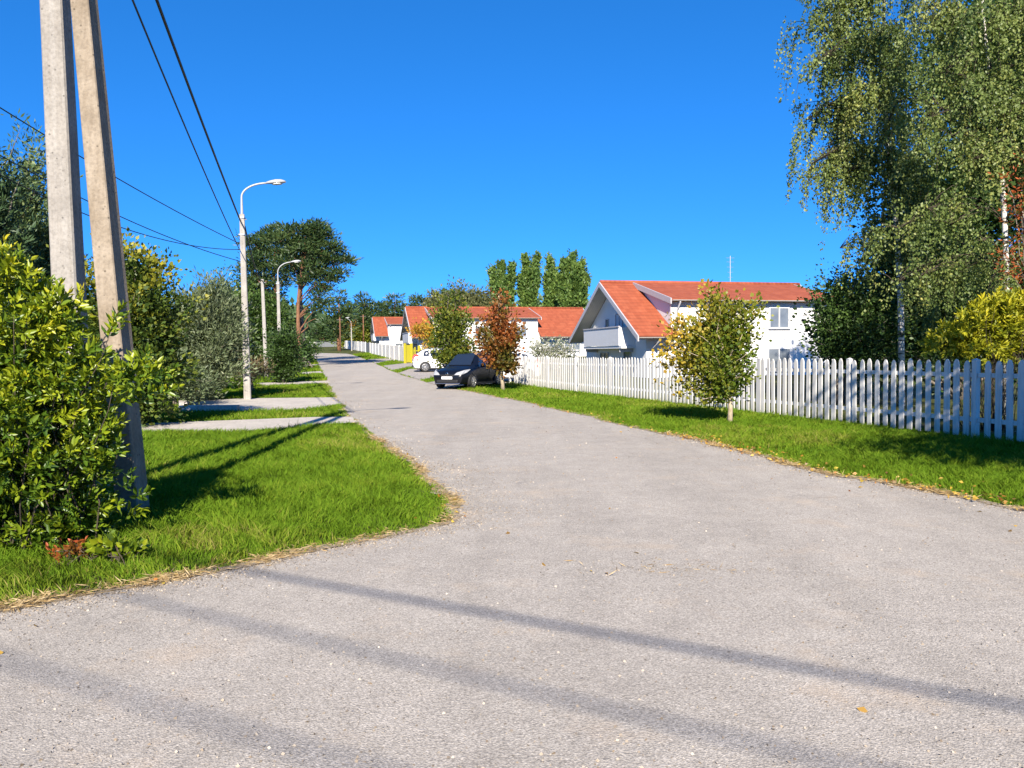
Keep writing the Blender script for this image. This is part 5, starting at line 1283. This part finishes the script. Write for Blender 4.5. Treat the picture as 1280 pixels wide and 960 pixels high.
# ------------------------------------------------------------------ grass
def grass(name, label, poly, holes, y0, y1, extra_holes=(), edge=None):
    P2 = np.array([[p[0], p[1]] for p in poly]); x0, x1 = P2[:, 0].min(), P2[:, 0].max(); ya, yb = max(y0, P2[:, 1].min()), min(y1, P2[:, 1].max())
    Vs, Fs, Ts = [], [], []; off = 0
    bands = [(ya + 0, 7, 3300, .0075, .085), (7, 11, 2700, .0085, .085), (11, 17, 1500, .012, .085), (17, 26, 750, .018, .085), (26, 40, 360, .03, .09), (40, 70, 130, .055, .10), (70, 125, 40, .10, .12)]
    for a, b, dens, wid, hgt in bands:
        a, b = max(a, ya), min(b, yb)
        if b <= a: continue
        n = int((x1 - x0) * (b - a) * dens)
        x = rng.uniform(x0, x1, n); y = rng.uniform(a, b, n)
        # keep what the view could plausibly see, a wide cone
        kf = (np.abs(x) < y * .78 + 2.0)
        x, y = x[kf], y[kf]
        ok = pip(poly, x, y)
        for h in holes: ok &= ~pip(h, x, y)
        x, y = x[ok], y[ok]
        def cell(s_, a_, b_):
            ix = np.floor(x * s_ + .6 * np.sin(y * s_ * 1.9 + a_)); iy = np.floor(y * s_ + .6 * np.sin(x * s_ * 1.7 + b_)); h_ = np.sin(ix * 127.1 + iy * 311.7 + a_) * 43758.5453; return h_ - np.floor(h_)
        tuft = .6 * cell(4.5, 1.3, 2.1) + .4 * cell(11.0, .3, 4.2); tdir = cell(4.5, 1.3, 2.1) * 50
        clump = .5 + .25 * np.sin(x * 2.3 + 1.7 * np.sin(y * 1.1)) + .25 * np.sin(y * 2.9 + 1.3 * np.sin(x * 1.7)); fine_ = np.sin(x * 9 + 2 * np.sin(y * 7)) * np.sin(y * 8.3)
        if edge is not None:
            E = np.array([[p[0], p[1]] for p in edge if a - 2 < p[1] < b + 2] or [[1e3, 1e3]]); d = np.full(len(x), 9.0)
            for i0 in range(0, len(x), 20000):
                sl_ = slice(i0, i0 + 20000); d[sl_] = np.sqrt(((x[sl_, None] - E[None, :, 0]) ** 2 + (y[sl_, None] - E[None, :, 1]) ** 2).min(1))
            keep = rng.random(len(x)) < np.clip((d - .0 - .16 * tuft * clump) / .14, .0, 1) ** .7
            x, y, clump, fine_, d, tuft, tdir = x[keep], y[keep], clump[keep], fine_[keep], d[keep], tuft[keep], tdir[keep]
        else: d = np.full(len(x), 9.0)
        keep = rng.random(len(x)) < .72 + .28 * (fine_ > -.3)
        x, y, clump, fine_, d, tuft, tdir = x[keep], y[keep], clump[keep], fine_[keep], d[keep], tuft[keep], tdir[keep]
        n = len(x)
        if n == 0: continue
        hg = hgt * (.55 + .7 * rng.random(n)) * (.6 + .3 * clump + .75 * tuft) * np.clip(.4 + d * .9, .4, 1) * (1 + .6 * (rng.random(n) < .02))
        an = rng.random(n) * 6.28; ln = rng.normal(size=(n, 2)) * .5 * hg[:, None] + np.stack([np.cos(tdir), np.sin(tdir)], 1) * .55 * hg[:, None] + np.stack([fine_ * .03, clump * .02], 1)
        w2 = wid * (.7 + .6 * rng.random(n)) / 2; dx, dy = np.cos(an) * w2, np.sin(an) * w2
        z = zg(y)
        b0 = np.stack([x - dx, y - dy, z], 1); b1_ = np.stack([x + dx, y + dy, z], 1)
        mx = np.stack([x + ln[:, 0] * .35, y + ln[:, 1] * .35, z + hg * .6], 1); dd = np.stack([dx, dy, np.zeros(n)], 1) * .8
        tip = np.stack([x + ln[:, 0], y + ln[:, 1], z + hg * .95], 1)
        t_ = -.02 + .18 * clump + .36 * tuft + .26 * rng.random(n) + .22 * (rng.random(n) < .10) + .42 * np.clip(1 - d / .38, 0, 1) * rng.random(n)
        cell_d = tuft
        dry = (np.sin(x * .9 + .6) * np.sin(y * .7 + 1.2) > .32) & (cell_d > .35); t_ = t_ + dry * .36 * rng.random(n)
        if a < 17:
            Vs.append(np.stack([b0, b1_, mx + dd, tip, mx - dd], 1).reshape(-1, 3)); q = off + np.arange(n)[:, None] * 5
            Fs.append(q + np.array([[0, 1, 2, 4]])); Fs.append(np.concatenate([q + np.array([[4, 2, 3, 3]])], 0)); Ts.append(np.repeat(t_, 5)); off += 5 * n
        else:
            Vs.append(np.stack([b0, b1_, tip + dd * .5, tip - dd * .5], 1).reshape(-1, 3)); q = off + np.arange(n)[:, None] * 4
            Fs.append(q + np.array([[0, 1, 2, 3]])); Ts.append(np.repeat(t_, 4)); off += 4 * n
    V = np.concatenate(Vs); Fc = np.concatenate(Fs)
    # split the degenerate quads into triangles by building two loops sizes
    tri = Fc[:, 2] == Fc[:, 3]
    quads = Fc[~tri]; tris = Fc[tri][:, :3]
    tri_sep = Fc[tri]
    me = bpy.data.meshes.new(name); nq, ntr = len(quads), len(tris)
    t3 = np.stack([tri_sep[:, 0], tri_sep[:, 1], tri_sep[:, 2]], 1) if ntr else np.zeros((0, 3), int)
    me.vertices.add(len(V)); me.vertices.foreach_set('co', V.astype(np.float32).ravel())
    me.loops.add(nq * 4 + ntr * 3); me.loops.foreach_set('vertex_index', np.concatenate([quads.ravel(), t3.ravel()]).astype(np.int32))
    me.polygons.add(nq + ntr); me.polygons.foreach_set('loop_start', np.concatenate([np.arange(nq) * 4, nq * 4 + np.arange(ntr) * 3]).astype(np.int32))
    me.polygons.foreach_set('loop_total', np.concatenate([np.full(nq, 4), np.full(ntr, 3)]).astype(np.int32)); me.update(calc_edges=True)
    at_ = me.attributes.new('tint', 'FLOAT', 'POINT'); at_.data.foreach_set('value', np.clip(np.concatenate(Ts), 0, 1).astype(np.float32))
    me.materials.append(MT['grass']); o = bpy.data.objects.new(name, me); COL.objects.link(o)
    return tag(o, label, 'grass', None, 'stuff')
LV = LE + [np.array([-60, 125, 0]), np.array([-60, 30, 0]), np.array([-22, 6, 0])]
grass('grass', 'bright green mown grass on the left verge around the concrete poles', LV, DRV[:5], 1, 118, edge=LE)
RV = [p for p in RE if p[1] > 2] + [np.array([-20, 125, 0]), np.array([-9, 66.5, 0]), B + np.array([.6, 8, 0]), B + np.array([.5, 0, 0]), fpt(30) + np.array([.5, 0, 0]), A + np.array([.4, 0, 0]), fpt(9.0) + np.array([.4, 0, 0]), np.array([13, 2, 0])]
grass('grass', 'green grass strip on the right between the road and the picket fence', RV, DRV[5:], 1, 118, edge=RE)
ev = [np.array([-60, 118, 0]), np.array([-60, 170, 0]), np.array([-30, 170, 0]), np.array([-27, 160, 0]), ER + np.array([-1, 10, 0]), ER + np.array([-3, 8, 0]), EL + np.array([-30, 17, 0])]

# ------------------------------------------------------------------ fallen leaves
def litter():
    P_, n0 = [], 0
    E = [p for p in RE if 3 < p[1] < 24]
    for _ in range(800):
        i = rng.integers(len(E)); p = E[i] + np.array([abs(rng.normal()) * .35 - .12, rng.normal() * .2, 0]); P_.append(lift(p, .03 + .03 * rng.random()))
    for _ in range(35):
        i = rng.integers(len(E)); p = E[i] + np.array([-abs(rng.normal()) * .7, rng.normal() * .4, 0]); P_.append(lift(p, .022))
    for _ in range(30):
        E2 = [p for p in LE if 3 < p[1] < 20]; i = rng.integers(len(E2)); p = E2[i] + np.array([-abs(rng.normal()) * .18 + .08, rng.normal() * .12, 0]); P_.append(lift(p, .025 + .02 * rng.random()))
    for _ in range(8):
        P_.append(lift(np.array([rng.normal() * 1.3 + 1.0, 5 + abs(rng.normal()) * 3.0, 0]), .02))
    for u, v in ((5, 820), (48, 787), (1085, 895), (740, 718), (760, 721), (1272, 660), (1265, 667)):
        P_.append(lift(P(u, v), .02))
    P_ = np.array(P_); n = len(P_)
    a = unit(rng.normal(size=(n, 3)) * [1, 1, .18]); s = .6 + .7 * rng.random(n)
    tag(leaves('leaf_litter', P_, a, .05 * s, .032 * s, rng.random(n), 'litter_leaf'), 'scattered fallen yellow and brown leaves along the road edges', 'fallen leaves', None, 'stuff')
litter()
def edge_scatter():
    S_, G_ = [], []
    for E0, sgn, ns, ng in ((LE, -1, 9000, 16000), (RE, 1, 15000, 9000)):
        E = np.array([p for p in E0 if 2.5 < p[1] < 45]); wgt = np.clip(9 / E[:, 1], .1, 1.6) ** 1.5
        i = rng.choice(len(E), ns * 2, p=wgt / wgt.sum()); p = E[i]
        cl = .5 + .5 * np.sin(p[:, 1] * 1.9 + p[:, 0] * 2.4) * np.sin(p[:, 1] * 4.7 + 1.0 + p[:, 0])
        k_ = rng.random(len(p)) < cl ** 1.6; p = p[k_][:ns]; m_ = len(p)
        off = rng.normal(size=m_) * .045 + .06
        q = p + np.stack([sgn * off, .5 * rng.normal(size=m_) * .1 + (off * .5 if sgn < 0 else 0), np.zeros(m_)], 1); q[:, 2] = zg(q[:, 1]) + .016 + .022 * rng.random(m_); S_.append(q)
        i = rng.choice(len(E), ng, p=wgt / wgt.sum()); p = E[i]; m_ = len(p)
        wd_ = .10 + .38 * np.clip(np.sin(p[:, 1] * .8 + .4) + .35, 0, 1) * (sgn < 0) + .05
        off = rng.exponential(1.0, m_) * wd_ - .05
        q = p + np.stack([-sgn * off, -.25 * off * (sgn < 0) + .06 * rng.normal(size=m_), np.zeros(m_)], 1); q[:, 2] = zg(q[:, 1]) + .0155; G_.append(q)
    # a patch of debris in mid road and loose grit everywhere near
    q = np.stack([1.15 + .35 * rng.normal(size=260), 5.55 + .12 * rng.normal(size=260), np.full(260, .016)], 1); S_.append(q[:70]); G_.append(q)
    n_ = 9000; y = 2.6 + 14 * rng.random(n_) ** 1.8; x = rng.uniform(-1, 1, n_) * (y * .7 + .5); q = np.stack([x, y, np.full(n_, .0155)], 1); q = q[~pip(LV, x, y) & ~pip(RV, x, y)]; G_.append(q)
    S_ = np.concatenate(S_); n = len(S_); a = unit(rng.normal(size=(n, 3)) * [1, 1, .22]); s = .5 + .9 * rng.random(n); far = np.clip(S_[:, 1] / 9, 1, 4)
    tag(leaves('dry_grass', S_, a, .075 * s, .0055 * s * far, rng.random(n), 'straw'), 'straw-coloured dead grass matted along both edges of the road', 'dry grass', None, 'stuff')
    G_ = np.concatenate(G_); n = len(G_); a = unit(rng.normal(size=(n, 3)) * [1, 1, .12]); s = (.4 + .9 * rng.random(n) ** 2) * np.clip(G_[:, 1] / 8, 1, 3)
    tag(leaves('loose_grit', G_, a, .015 * s, .012 * s, rng.random(n), 'grit'), 'loose sandy grit scattered over the road edges and surface', 'grit', None, 'stuff')
edge_scatter()
